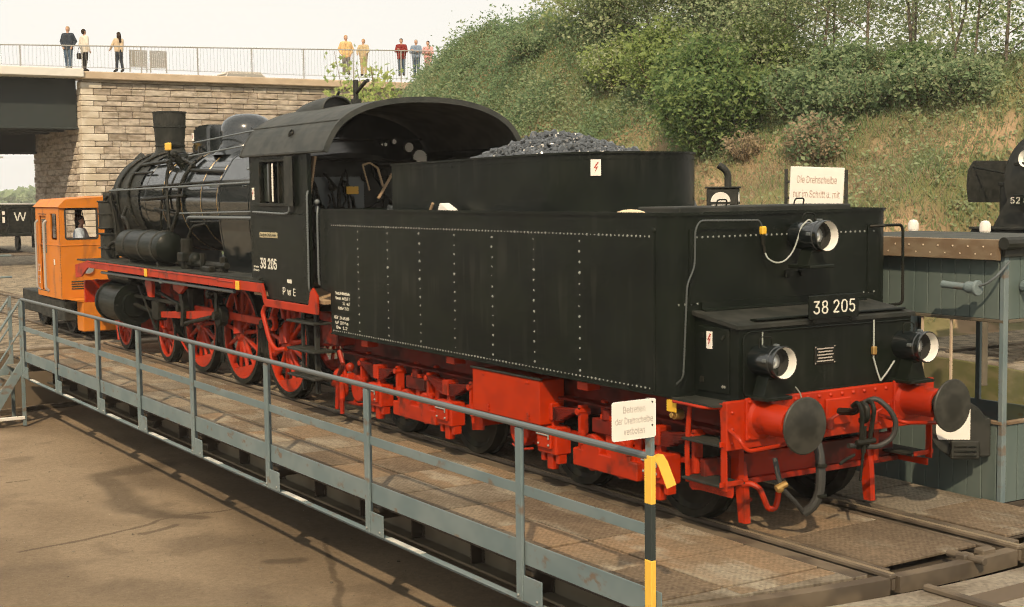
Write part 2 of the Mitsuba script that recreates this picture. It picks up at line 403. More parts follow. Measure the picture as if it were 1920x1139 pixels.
# foliage
def leafm(name, c, tr=0.9):
    scene[name] = dict(type='principledthin', base_color=dict(type='rgb', value=list(c)), roughness=0.55, diff_trans=tr, spec_trans=0.0, eta=1.35)
leafm('m_leaf_maple', (0.48, 0.54, 0.20)); leafm('m_leaf_maple2', (0.34, 0.43, 0.15))
leafm('m_leaf_bush', (0.17, 0.26, 0.105)); leafm('m_leaf_bush2', (0.30, 0.39, 0.15))
leafm('m_leaf_tree', (0.32, 0.41, 0.22)); leafm('m_leaf_tree2', (0.47, 0.52, 0.31))
leafm('m_scrub', (0.23, 0.325, 0.175)); leafm('m_scrub2', (0.36, 0.42, 0.24)); leafm('m_scrub_dry', (0.46, 0.37, 0.25)); leafm('m_grass', (0.29, 0.37, 0.18))
pri('m_bark', tint((0.20, 0.17, 0.13), (0.12, 0.10, 0.075), 8.0, 3), 0.9, spec=0.15)
pri('m_twig', (0.20, 0.155, 0.105), 0.9)
pri('m_coal', (0.042, 0.048, 0.052), 0.25, spec=0.9)
# people
pri('m_skin', (0.52, 0.31, 0.21), 0.6, spec=0.3)
for n_, c_ in dict(hair_dark=(0.035, 0.022, 0.014), hair_blond=(0.38, 0.24, 0.11), hair_grey=(0.35, 0.32, 0.28), cloth_navy=(0.035, 0.045, 0.06), cloth_jeans=(0.07, 0.11, 0.16), cloth_white=(0.70, 0.64, 0.54), cloth_dark=(0.03, 0.028, 0.025),
                   cloth_cream=(0.62, 0.48, 0.32), cloth_yellow=(0.70, 0.47, 0.22), cloth_beige=(0.50, 0.40, 0.24), cloth_red=(0.22, 0.025, 0.02), cloth_blue=(0.20, 0.27, 0.36), cloth_pink=(0.66, 0.36, 0.34), cloth_shirt=(0.46, 0.53, 0.60), cloth_grey=(0.20, 0.19, 0.18), car=(0.62, 0.58, 0.52)).items():
    pri('m_' + n_, c_, 0.85, spec=0.2)
# ================================================================ TENDER
W = 1.363
tender = thing('coal_tender', 'black riveted tender on red bogies, heaped with coal, coupled behind the locomotive', 'tender')


def rrect(x0, x1, y0, y1, r, only=None, k=7):
    """plan outline with rounded corners; only: the corners to round, of 'ab' (x0y0) 'cd'..."""
    pts = []
    for cx, cy, s, a in ((x0, y0, (1, 1), 180), (x1, y0, (-1, 1), 270), (x1, y1, (-1, -1), 0), (x0, y1, (1, -1), 90)):
        rr = r if only is None or (cx, cy) in only else 0.0
        if rr == 0:
            pts.append((cx, cy)); continue
        for t in np.linspace(0, 90, k):
            q = math.radians(a + t)
            pts.append((cx + s[0] * rr + rr * math.cos(q), cy + s[1] * rr + rr * math.sin(q)))
    return pts


rear = -1.176
tank_pl = rrect(-7.97, rear, -W, W, 0.20, [(rear, -W), (rear, W)])
add('tank', prism(tank_pl, 'z', 1.2, 2.68), 'm_black', tender, smooth=25)
# top rim: a wall with an outward lip
inner = sg.Polygon(tank_pl).buffer(-0.02)
rim = sg.Polygon(tank_pl).difference(inner)
lip = sg.Polygon(tank_pl).buffer(0.018).difference(inner)
add('rim', M(prism(rim, 'z', 2.68, 2.742), prism(lip, 'z', 2.742, 2.772)), 'm_black', tender, smooth=25)
add('base_angle', prism(sg.Polygon(tank_pl).buffer(0.012).difference(sg.Polygon(tank_pl).buffer(-0.05)), 'z', 1.185, 1.2), 'm_black', tender)
for s in (-1, 1):
    wing = [(-8.27, 2.772), (-8.27, 1.76), (-7.99, 1.70), (-7.955, 1.70), (-7.955, 2.772)]
    add('front_wing', prism(wing, 'y', s * (W - .002), s * (W - .03)), 'm_black', tender)
# rivets
rv = []
RJ = np.random.default_rng(9)
for i in range(7):
    x = -7.161 + 0.776 * i
    for z in np.linspace(1.29, 2.50, 13):
        q_ = 1 + .22 * RJ.normal(); rv.append(dome((x + .004 * RJ.normal(), -W, z + .004 * RJ.normal()), (0, -1, 0), 0.0122 * q_, 0.009 * q_, 6))
for x in np.arange(-7.9, rear - 0.18, 0.062):
    q_ = 1 + .18 * RJ.normal(); rv.append(dome((x, -W, 2.565), (0, -1, 0), 0.0105 * q_, 0.008, 6)); q_ = 1 + .18 * RJ.normal(); rv.append(dome((x, -W, 1.235), (0, -1, 0), 0.0105 * q_, 0.008, 6))
for y in np.arange(-W + 0.24, W - 0.2, 0.062):
    rv.append(dome((rear, y, 2.555), (1, 0, 0), 0.011, 0.008, 6))
for y in np.arange(-W + 0.1, W - 0.2, 0.07):
    rv.append(dome((rear, y, 1.98), (1, 0, 0), 0.010, 0.007, 6))
add('rivet', M(*rv), 'm_rivet', tender, smooth=True, kind='stuff')
add('corner_bead', M(tube([(-1.385, -W - .002, 1.22), (-1.385, -W - .002, 2.5), (-1.385, -W - .002, 2.6)], .012, 8), dome((-1.385, -W, 2.62), (0, -1, 0), .03, .02, 8)), 'm_black', tender)
add('corner_strip', box(rear - .002, rear + .012, -1.15, -1.08, 1.98, 2.63, .004), 'm_black', tender)
add('corner_strip', box(rear - .002, rear + .012, 1.02, 1.09, 1.98, 2.63, .004), 'm_black', tender)

# coal bin with curved rear wall, hollow on top
bin_pl = rrect(-7.09, -3.11, -0.92, 0.92, 0.72, [(-3.11, -0.92), (-3.11, 0.92)], 12)
bo = sg.Polygon(bin_pl); bi = bo.buffer(-0.016)
# the wall rises a little to the rear
bw = prism(bo.difference(bi), 'z', 2.66, 3.34)
bl = prism(bo.buffer(0.02).difference(bi), 'z', 3.34, 3.362)
bl2 = prism(bo.buffer(0.008).difference(bo.buffer(-.002)), 'z', 3.285, 3.30)
def binslope(m):
    v = m[0].copy(); up = v[:, 2] > 3.0
    v[up, 2] += -0.045 + 0.040 * (v[up, 0] + 7.09) / 3.98
    return v, m[1]
add('coal_bin', binslope(bw), 'm_black', tender, smooth=25)
add('coal_bin_rim', M(binslope(bl), binslope(bl2)), 'm_black', tender, smooth=25)
WA = math.atan2(-.592, .805)
wp = lambda m: move(rotz(m, WA), (-3.25, -.626, 3.195))
k = add('warning_plate', wp(cbox((.010, 0, 0), (.008, .105, .165), .004)), 'm_white', tender)
# flash symbol
def flash(o, right, up, h):
    pts = np.array([(.12, .5), (-.22, -.06), (.02, .0), (-.10, -.5), (.22, .12), (-.02, .06), (.3, .5)]) * h
    v, f = prism(pts, 'z', 0, .003)
    right, up = np.asarray(right, float), np.asarray(up, float); n = np.cross(right, up)
    return np.asarray(o, float) + v[:, :1] * right + v[:, 1:2] * up + v[:, 2:3] * n, f
add('flash_mark', wp(flash((.0145, 0, 0), (0, 1, 0), (0, 0, 1), .105)), 'm_sign_red', k)
# filler hatch and handles on the rear deck
h = add('filler_hatch', cbox((-1.95, .21, 2.745), (.62, 2.16, .13), .012), 'm_black_matt', tender)
for y in (-.35, .62):
    add('handle', tube(bend([(-1.68, y - .06, 2.80), (-1.66, y - .06, 2.87), (-1.66, y + .06, 2.87), (-1.68, y + .06, 2.80)], .03), .007, 6), 'm_iron', h)
add('deck_vent', cyl((-2.75, -.9, 2.67), (-2.75, -.9, 2.76), .07), 'm_black_matt', tender)

# tool box across the rear with sloping lid
tb = add('tool_box', prism([(rear, 1.16), (-.61, 1.19), (-.61, 1.80), (rear, 1.885)], 'y', -1.085, 0.99), 'm_black', tender)
lid = prism([(rear + .002, 1.887), (-.585, 1.802), (-.585, 1.835), (rear + .002, 1.922)], 'y', -1.12, 1.025)
lk = add('lid', lid, 'm_black_matt', tb)
add('hinge_strip', M(prism([(rear + .001, 1.924), (rear + .07, 1.914), (rear + .07, 1.925), (rear + .02, 1.935), (rear + .02, 1.99), (rear + .001, 1.99)], 'y', -1.02, .95)), 'm_black', lk)
add('lid_ledge', M(roty(cbox((-.68, -.43, 1.862), (.10, .86, .022), .006), -.14, (-.68, 0, 1.862)), roty(cbox((-.68, .60, 1.862), (.10, .70, .022), .006), -.14, (-.68, 0, 1.862))), 'm_black', lk)
add('front_bead', M(tube(bend([(-.60, -.98, 1.215), (-.60, -1.04, 1.26), (-.60, -1.04, 1.74), (-.60, -.98, 1.775), (-.60, .96, 1.765)], .06), .009, 8)), 'm_black', tb)
add('side_door', M(box(-1.12, -.72, -1.097, -1.083, 1.24, 1.80, .006)), 'm_black', tb)
for z in (1.33, 1.74):
    for x in (-1.08, -1.05):
        pass
add('door_hinge', M(*[cbox((x, -1.10, z), (.05, .015, .05), .004) for x in (-1.06,) for z in (1.34, 1.72)], cyl((-.78, -1.095, 1.74), (-.78, -1.125, 1.70), .01, n=8)), 'm_iron', tb)
add('door_keyhole', M(dome((-.80, -1.097, 1.30), (0, -1, 0), .014, .01, 8), dome((-.775, -1.097, 1.30), (0, -1, 0), .014, .01, 8)), 'm_steel', tb)
k = add('warning_plate', cbox((-.965, -1.1005, 1.685), (.075, .006, .15), .002), 'm_white', tb)
add('flash_mark', flash((-.965, -1.1045, 1.69), (1, 0, 0), (0, 0, 1), .10), 'm_sign_red', k)
mp = add('maker_plate', cbox((-.606, -.098, 1.52), (.012, .25, .16), .003), 'm_iron', tender)
add('plate_lines', M(*[cbox((-.5985, -.098, 1.575 - .027 * i), (.003, .20 - .03 * (i % 2), .010), .001) for i in range(5)], *[dome((-.600, -.098 + sx * .115, 1.52 + sz * .07), (1, 0, 0), .007, .004, 6) for sx in (-1, 1) for sz in (-1, 1)]), 'm_text_grey', mp)
add('coal_plank', M(tube([(-6.06, -1.0, 2.69), (-5.99, -1.0, 2.76), (-5.93, -1.0, 2.84)], .018, 8)), 'm_wood', tender, label='wooden shovel handle leaning in the gap beside the coal bin')
# number plate
npk = add('number_plate', M(cbox((-.545, -.055, 1.945), (.016, .60, .205), .004), box(-.56, -.548, -.29, -.25, 1.81, 1.90), box(-.56, -.548, .14, .18, 1.81, 1.90)), 'm_black', tender)
add('number', text('38 205', .112, (-.5365, -.055, 1.945), (0, 1, 0), (0, 0, 1), .004, .50), 'm_letter', npk)

# handrails, conduit and cables at the rear
add('handrail', M(tube(bend([(rear, -1.285, 1.30), (-1.09, -1.285, 1.36), (-1.09, -1.275, 1.5), (-1.09, -1.24, 2.16), (-1.09, -1.155, 2.31), (-1.09, -1.15, 2.62), (-1.09, -1.10, 2.70), (-1.09, -.42, 2.69), (-1.09, -.39, 2.64)], .06, 5), .0085, 8), cyl((rear, -.9, 2.695), (-1.08, -.9, 2.695), .010, n=8)), 'm_conduit', tender)
add('handrail', M(tube(bend([(rear + .01, 1.05, 2.60), (-1.05, 1.15, 2.61), (-1.05, 1.34, 2.61), (-1.05, 1.365, 2.56), (-1.05, 1.37, 1.95), (-1.05, 1.37, 1.86), (rear, 1.30, 1.84)], .06, 5), .014, 8)), 'm_iron', tender)
pk = add('plug', cbox((-1.09, -.375, 2.60), (.05, .055, .075), .01), 'm_yellow', tender)
add('plug_socket', M(cyl((-1.09, -.375, 2.565), (-1.09, -.375, 2.47), .022, .016, 10), cyl((-1.09, -.365, 2.47), (-1.09, -.355, 2.40), .012, n=8)), 'm_iron', pk)
cab_pts = [(-1.09, -.355, 2.41), (-1.07, -.34, 2.35), (-1.05, -.26, 2.305), (-1.03, -.17, 2.32), (-1.0, -.10, 2.40), (-.97, -.07, 2.52), (-.95, -.05, 2.63), (-.93, 0.02, 2.69), (-.92, .05, 2.67), (-.91, .03, 2.60)]
add('lamp_cable', tube(bend(cab_pts, .08, 4), .0075, 7), 'm_cable', tender)
add('socket_bracket', M(cbox((-1.16, -.02, 2.20), (.03, .05, .07), .004), cbox((-1.16, .17, 2.20), (.03, .05, .06), .004), tube([(-1.155, -.02, 2.22), (-1.155, .2, 2.23)], .007, 6)), 'm_iron', tender)
for y0, y1, zz in ((.49, .47, 1.80),):
    add('lamp_cable', M(tube([(-.59, .49, 1.79), (-.59, .492, 1.6), (-.59, .49, 1.45), (-.58, .53, 1.32), (-.56, .55, 1.24)], .008, 6), tube([(-.56, .55, 1.24), (-.52, .60, 1.33), (-.50, .66, 1.42)], .008, 6)), 'm_cable', tender)
add('plug', cbox((-.585, .49, 1.515), (.04, .05, .075), .008), 'm_brass', tender)
add('lamp_cable', M(tube([(-.60, -.83, 1.77), (-.60, -.83, 1.62)], .006, 6), tube([(-.42, -.62, 1.30), (-.44, -.55, 1.24), (-.46, -.50, 1.15)], .006, 6)), 'm_cable', tender)


def head_lamp(c, parent, stand_z, name='lamp'):
    """electric lamp: black drum, white rim ring, set-back lens. c: centre of the ring, facing +x"""
    c = np.asarray(c, float); R = .142
    k = add(name, lathe(c, (1, 0, 0), [(0, -.40), (.09, -.395), (.118, -.37), (.125, -.30), (.125, -.10), (.137, -.095), (.137, -.06), (.130, -.055), (.130, -.02), (R, -.012), (R, 0.004), (R - .004, .010), (R - .012, .010)], 28), 'm_boiler', parent, smooth=40)
    add('rim', lathe(c, (1, 0, 0), [(R - .010, .010), (R - .015, .004), (.121, -.072)], 32), 'm_white_paint', k, smooth=40)
    add('shade', lathe(c, (1, 0, 0), [(.121, -.072), (.114, -.135), (.080, -.140)], 28), 'm_rubber', k, smooth=30)
    add('lens', lathe(c, (1, 0, 0), [(.080, -.140), (.066, -.118), (.034, -.104), (0, -.100)], 24), 'm_lens', k, smooth=40)
    z0 = stand_z - c[2]
    st = prism([(-.11, z0 + .03), (.11, z0 + .03), (.06, -.13), (-.06, -.13)], 'x', -.26, -.12)
    add('bracket', M(move(st, c), cbox(c + [-.19, 0, z0 + .015], (.28, .30, .03), .006), cbox(c + [-.19, 0, -.10], (.16, .10, .10), .01)), 'm_black', k)
    add('handle', tube(bend([c + [-.22, -.07, .11], c + [-.22, -.07, .20], c + [-.22, .07, .20], c + [-.22, .07, .11]], .06, 5), .006, 6), 'm_iron', k)
    add('clasp', M(cbox(c + [-.09, -.137, .02], (.05, .02, .03), .004), cbox(c + [-.09, 0, .140], (.05, .03, .02), .004)), 'm_pipe', k)
    return k


head_lamp((-.74, .055, 2.545), tender, 2.26)
head_lamp((-.30, -.868, 1.535), tender, 1.215)
head_lamp((-.30, .862, 1.545), tender, 1.215)

# buffer beam, buffers, coupling
bb = add('buffer_beam', M(box(-.62, -.56, -1.26, 1.26, .80, 1.21, .008)), 'm_red', tender)
add('bolt', M(*[dome((-.56, y, z), (1, 0, 0), .02, .017, 6) for y in np.linspace(-.62, .62, 10) for z in (1.17,)], *[dome((-.56, s * y, z), (1, 0, 0), .017, .015, 6) for s in (-1, 1) for y, z in ((1.20, 1.12), (1.20, .98), (1.20, .86), (.66, 1.02), (.66, .9), (.55, .86), (.3, .85))], *[dome((-.56, y, .855), (1, 0, 0), .018, .015, 6) for y in (-.1, .1, .42)]), 'm_red', bb, smooth=True, kind='stuff')
for s in (-1, 1):
    bk = add('buffer', M(lathe((-.56, .885 * s, 1.05), (1, 0, 0), [(0, 0), (.175, 0), (.175, .03), (.145, .05), (.135, .09), (.13, .36), (.122, .375), (.08, .375)], 28)), 'm_red', tender, smooth=35)
    add('flange', M(cbox((-.55, .885 * s, 1.05), (.035, .36, .36), .008), *[dome((-.533, .885 * s + a * .15, 1.05 + b * .15), (1, 0, 0), .018, .018, 6) for a in (-1, 1) for b in (-1, 1)]), 'm_red', bk)
    add('plunger', lathe((-.2, .885 * s, 1.05), (1, 0, 0), [(.10, -.02), (.10, .09), (.115, .10), (.115, .13), (.085, .15)], 24), 'm_iron', bk)
    bow = .03 if s < 0 else .012
    add('head', lathe((-.06, .885 * s, 1.05), (1, 0, 0), [(0, -.004), (.20, -.002), (.232, .010), (.236, .022), (.228, .032), (.12, .032 + bow * .7), (0, .032 + bow)], 36), 'm_buffer_face', bk, smooth=40)
# draw hook and screw coupling
dh = add('draw_hook', M(cbox((-.54, 0, 1.02), (.03, .30, .24), .01)), 'm_red', tender)
add('hook', tube(bend([(-.55, 0, 1.02), (-.34, 0, 1.04), (-.27, 0, 1.12), (-.21, 0, 1.10), (-.20, 0, 1.0), (-.27, 0, .97)], .06, 5), [.035] * 1 + [.035] * 0 if False else .032, 10), 'm_iron', dh)
for y in (-.075, .075):
    add('coupling_link', tube(bend([(-.30, y, 1.10), (-.24, y * 1.05, 1.15), (-.19, y, 1.08), (-.20, y * .8, .95), (-.22, y * .7, .80), (-.26, y * .5, .74)], .05, 5), .020, 8), 'm_iron', dh)
add('coupling_screw', M(tube([(-.23, 0, .93), (-.24, 0, .70)], .02, 8), cyl((-.215, -.11, .80), (-.215, .11, .80), .025, n=10), tube([(-.24, 0, .72), (-.24, -.03, .50), (-.24, -.035, .46)], .012, 8), tube([(-.22, -.13, .70), (-.22, -.26, .66), (-.22, -.30, .64)], .014, 8)), 'm_iron', dh)
# brake hoses and heating hose
for pts, r, nm in (([(-.54, .30, 1.06), (-.46, .38, 1.12), (-.37, .46, 1.02), (-.34, .52, .90), (-.36, .50, .76), (-.42, .38, .68), (-.46, .2, .70), (-.47, .06, .72)], .024, 'brake_hose'),
                   ([(-.54, -.33, .86), (-.44, -.35, .80), (-.38, -.37, .68), (-.36, -.38, .50), (-.37, -.39, .36), (-.40, -.43, .26), (-.46, -.48, .20)], .042, 'heating_hose'),
                   ([(-.46, -.48, .20), (-.42, -.62, .32), (-.42, -.78, .46), (-.44, -.80, .58), (-.50, -.78, .70)], .022, 'heating_hose_end')):
    hk = add(nm, tube(bend(pts, .1, 4), r, 10), 'm_rubber', tender)
    if nm == 'heating_hose':
        add('clamp', M(*[cyl((-.36, -.38, z), (-.36, -.38, z + .03), .052, n=12) for z in (.60, .34)]), 'm_iron', hk)
    if nm == 'heating_hose_end':
        add('valve', M(ball((-.42, -.80, .46), .04, 6), cyl((-.42, -.84, .46), (-.40, -.74, .50), .03, n=8)), 'm_brass', hk)
for y in (-.20, .34):
    add('air_cock', M(cyl((-.56, y, .96), (-.44, y, .93), .03, n=10), cyl((-.44, y, .90), (-.44, y, .99), .035, n=10), tube([(-.44, y, .98), (-.42, y + .08, 1.02)], .012, 6)), 'm_red_dirty', tender)
# hand holds of the shunters under the buffers
for s in (-1, 1):
    add('shunter_handrail', tube(bend([(-.55, 1.24 * s, .98), (-.30, 1.36 * s, .96), (-.27, 1.30 * s, .85), (-.27, .95 * s, .86), (-.27, .55 * s, .90), (-.52, .50 * s, .94)], .06, 5), .017, 8), 'm_red', tender)
# rear foot steps, both sides
for s in (-1, 1):
    sk = add('rear_steps', M(prism([(-.66, 1.19), (-.60, 1.19), (-.585, .98), (-.575, .75), (-.57, .46), (-.64, .46), (-.64, .75), (-.64, .98)], 'y', s * 1.24, s * 1.255),
                             prism([(-1.06, 1.17), (-1.02, 1.17), (-1.04, .98), (-1.06, .75), (-1.06, .46), (-1.10, .46), (-1.11, .75), (-1.09, .98)], 'y', s * 1.24, s * 1.255),
                             prism([(-1.10, .46), (-.57, .46), (-.57, .40), (-1.10, .40)], 'y', s * 1.18, s * 1.20)), 'm_red', tender)
    for z in (.83, .49):
        add('tread', box(-1.10, -.60, s * 1.02, s * 1.30, z, z + .022, .004), 'm_black_matt', sk)
        add('tread_edge', box(-.61, -.595, s * 1.04, s * 1.30, z + .002, z + .045, .003), 'm_red', sk)
    add('running_board_tip', prism([(-1.18, -s * 0 + 1.165), (-.62, 1.165), (-.62, 1.185), (-1.18, 1.185)], 'y', s * 1.02, s * 1.335), 'm_black_matt', tender)
    add('edge_pipe', tube(bend([(-1.17, s * 1.33, 1.155), (-.75, s * 1.335, 1.15), (-.62, s * 1.25, 1.16), (-.60, s * 1.10, 1.19)], .08, 5), .014, 8), 'm_red', tender)
add('yellow_tag', box(-1.30, -1.17, -1.30, -1.29, 1.05, 1.155, .003), 'm_yellow', tender)
add('tail_socket', M(cyl((-1.24, -1.18, 1.02), (-1.24, -1.27, 1.02), .05, .04, 12), cyl((-1.24, -1.27, 1.02), (-1.24, -1.30, 1.02), .025, n=10)), 'm_brass', tender)

# frame and end plates
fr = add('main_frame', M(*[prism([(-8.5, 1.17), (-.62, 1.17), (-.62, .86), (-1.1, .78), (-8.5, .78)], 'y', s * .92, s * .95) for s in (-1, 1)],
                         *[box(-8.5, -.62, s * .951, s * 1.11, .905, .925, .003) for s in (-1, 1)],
                         *[box(x, x + .03, -.92, .92, .80, 1.17) for x in (-8.45, -5.9, -3.0, -.8)]), 'm_red_shaded', tender)
add('floor_edge', M(*[box(-8.0, -1.2, s * .95, s * 1.30, 1.165, 1.184, .003) for s in (-1, 1)]), 'm_black_matt', fr)
for x in (-7.15, -5.05, -2.55):
    add('frame_gusset', box(x - .085, x + .085, -1.31, -1.16, 1.09, 1.165, .004), 'm_red', fr)
add('headstock', M(box(-1.02, -.96, -1.16, 1.16, .40, .66, .006), box(-1.12, -.62, -1.20, -1.12, .40, .50, .006), box(-.96, -.90, -1.16, 1.16, .40, .45, .004)), 'm_red_dirty', tender)
for s in (-1, 1):
    add('rail_guard', M(prism([(-.98, .60), (-.90, .60), (-.86, .40), (-.84, .07), (-.93, .07), (-.97, .36)], 'y', s * .74, s * .80), prism([(-.99, .82), (-.86, .82), (-.86, .44), (-.99, .44)], 'y', s * .80, s * .86)), 'm_red', tender)
add('tow_loop', tube(bend([(-.88, -.80, .41), (-.82, -.76, .43), (-.76, -.71, .39), (-.74, -.67, .28), (-.74, -.63, .20), (-.74, -.55, .19), (-.74, -.52, .26), (-.74, -.51, .33)], .05, 5), .026, 8), 'm_red', tender, label='red curved towing hook hanging beside the rail guard')
# tool chest (red) below the tank
cx = add('under_chest', M(box(-4.54, -3.25, -1.33, -1.03, .655, 1.10, .008)), 'm_red_clean', tender)
add('bracket', M(*[box(x, x + .05, -1.029, -.95, .70, 1.12, .004) for x in (-4.4, -3.45)]), 'm_red_shaded', cx)
add('lid_edge', box(-4.56, -3.23, -1.345, -1.30, 1.102, 1.122, .004), 'm_black_matt', cx)
add('latch', M(*[M(cbox((x, -1.337, .74), (.05, .012, .02), .002), cbox((x, -1.337, .70), (.05, .012, .02), .002), cbox((x, -1.337, .72), (.014, .014, .08), .002)) for x in (-4.22, -3.45)], *[cbox((x, -1.337, 1.06), (.06, .012, .02), .002) for x in (-4.32, -3.47)]), 'm_red', cx)

RW = .50


def disc_wheel(x, y, s, r, parent, mat_rim='m_iron', mat='m_iron', red=False):
    """solid wheel with tyre and flange; outer face towards s"""
    prof = [(0, .02), (.09, .03), (.10, 0), (.16, -.02), (r - .12, -.03), (r - .075, 0), (r - .07, .01), (r - .004, .012), (r, 0), (r + .004, -.10), (r + .028, -.11), (r + .028, -.135), (r - .07, -.14)]
    w = add('wheel', lathe((x, y, r), (0, s, 0), prof[:6], 30), mat, parent, smooth=35)
    add('tyre', lathe((x, y, r), (0, s, 0), prof[5:], 40), mat_rim, w, smooth=35)
    return w


for xa, xb in ((-3.272, -1.569), (-7.055, -5.335)):
    xm = (xa + xb) / 2
    bg = add('bogie', M(*[prism(sg.Polygon([(xa - .52, .60), (xb + .52, .60), (xb + .52, .36), (xb + .30, .33), (xb + .26, .55), (xb - .26, .55), (xb - .32, .30), (xa + .32, .30), (xa + .26, .55), (xa - .26, .55), (xa - .30, .33), (xa - .52, .36)]), 'y', s * 1.02, s * 1.045) for s in (-1, 1)],
                         *[box(xa + .34, xb - .34, s * 1.03, s * 1.16, .30, .47, .01) for s in (-1, 1)],
                         box(xm - .25, xm + .25, -1.0, 1.0, .45, .72, .01), *[box(x, x + .04, -1.02, 1.02, .40, .60) for x in (xa - .5, xb + .46)]), 'm_red', tender)
    for x in (xa, xb):
        for s in (-1, 1):
            disc_wheel(x, s * .82, s, RW, bg)
    add('axle', M(*[cyl((x, -.8, RW), (x, .8, RW), .075, n=14) for x in (xa, xb)]), 'm_iron', bg)
    for x in (xa, xb):
        s = -1
        ab = add('axle_box', M(box(x - .17, x + .17, s * 1.05, s * 1.24, .36, .64, .015), box(x - .12, x + .12, s * 1.24, s * 1.275, .42, .62, .012), box(x - .05, x + .05, s * 1.12, s * 1.20, .20, .36, .008), box(x - .16, x - .10, s * 1.10, s * 1.20, .27, .36, .006), box(x + .10, x + .16, s * 1.10, s * 1.20, .27, .36, .006)), 'm_red', bg)
        add('cover_bar', M(tube([(x - .11, s * 1.285, .56), (x + .10, s * 1.285, .56)], .008, 6), tube([(x + .10, s * 1.285, .60), (x + .10, s * 1.285, .52)], .008, 6), *[dome((x + a, s * 1.275, z), (0, s, 0), .014, .016, 6) for a in (-.09, .09) for z in (.46, .60)]), 'm_rivet', ab)
        # leaf spring over the box, with buckle and hangers
        lv = []
        for q in range(6):
            L = .50 - .065 * q; z = .82 - .022 * q
            xx = np.linspace(-L, L, 9); zz = z - .07 * (1 - (xx / .50) ** 2) * 0 - .05 * ((xx / .5) ** 2) * -1
            top = [(x + a, b + .009) for a, b in zip(xx, zz)]; bot = [(x + a, b - .009) for a, b in zip(xx[::-1], zz[::-1])]
            lv.append(prism(top + bot, 'y', s * 1.09, s * 1.20))
        sp = add('leaf_spring', M(*lv), 'm_red_shaded', bg)
        add('buckle', M(box(x - .06, x + .06, s * 1.07, s * 1.22, .70, .87, .008), box(x - .03, x + .03, s * 1.10, s * 1.18, .60, .72, .006)), 'm_red', sp)
        for a in (-.48, .48):
            add('hanger', M(box(x + a - .022, x + a + .022, s * 1.08, s * 1.18, .62, .90, .006), cyl((x + a, s * 1.06, .84), (x + a, s * 1.21, .84), .034, n=10), cyl((x + a, s * 1.14, .52), (x + a, s * 1.14, .66), .038, n=10), cyl((x + a, s * 1.14, .44), (x + a, s * 1.14, .52), .018, n=8)), 'm_red', sp)
    for x, rr in ((xa - .66, .17), (xa + .62, .14), (xb - .62, .15)):
        add('brake_shoe', M(cyl((x + .02, -1.02, .50), (x + .02, -1.16, .50), rr, n=18), box(x - .03, x + .03, -1.0, -.95, .40, .95, .006), tube([(x - .18, -1.10, .32), (x, -1.13, .29), (x + .2, -1.10, .33)], .014, 6)), 'm_red', bg)
    add('brake_rod', M(tube([(xa - .6, -.62, .24), (xb + .6, -.62, .24)], .02, 8)), 'm_red_dirty', bg)
    for x in (xa + .40, xm, xb - .40):
        add('pedestal', M(box(x - .05, x + .05, -1.10, -1.045, .45, .84, .006), box(x - .10, x + .10, -1.13, -1.045, .80, .845, .006)), 'm_red', bg)
    add('bolster', M(box(xm - .22, xm + .22, -1.14, -1.05, .66, .80, .01), cyl((xm, -1.10, .80), (xm, -1.10, .90), .06, n=12)), 'm_red_shaded', bg)

# lettering of the tender side
tx = []
for i, (s_, x, wd) in enumerate((('Deutsche Reichsbahn', -7.62, .40), ('Bauart  4x18.5 T', -7.62, .40), ('21   m3', -7.52, .20), ('Kohle  7.0 t', -7.60, .30), ('Br.Gew. 24 t', -7.60, .34), ('REV  14.05.80', -7.66, .42), ('LuP  18.97 m', -7.66, .36), ('Bw  1.2', -7.66, .30))):
    tx.append(text(s_, .038, (x, -W - .0015, 1.72 - .062 * i), (1, 0, 0), (0, 0, 1), .003, wd))
tx = [t for i, t in enumerate(tx) if i in (0, 1, 2, 3, 5, 6, 7)]
add('data_panel_lettering', M(*tx), 'm_letter', tender)

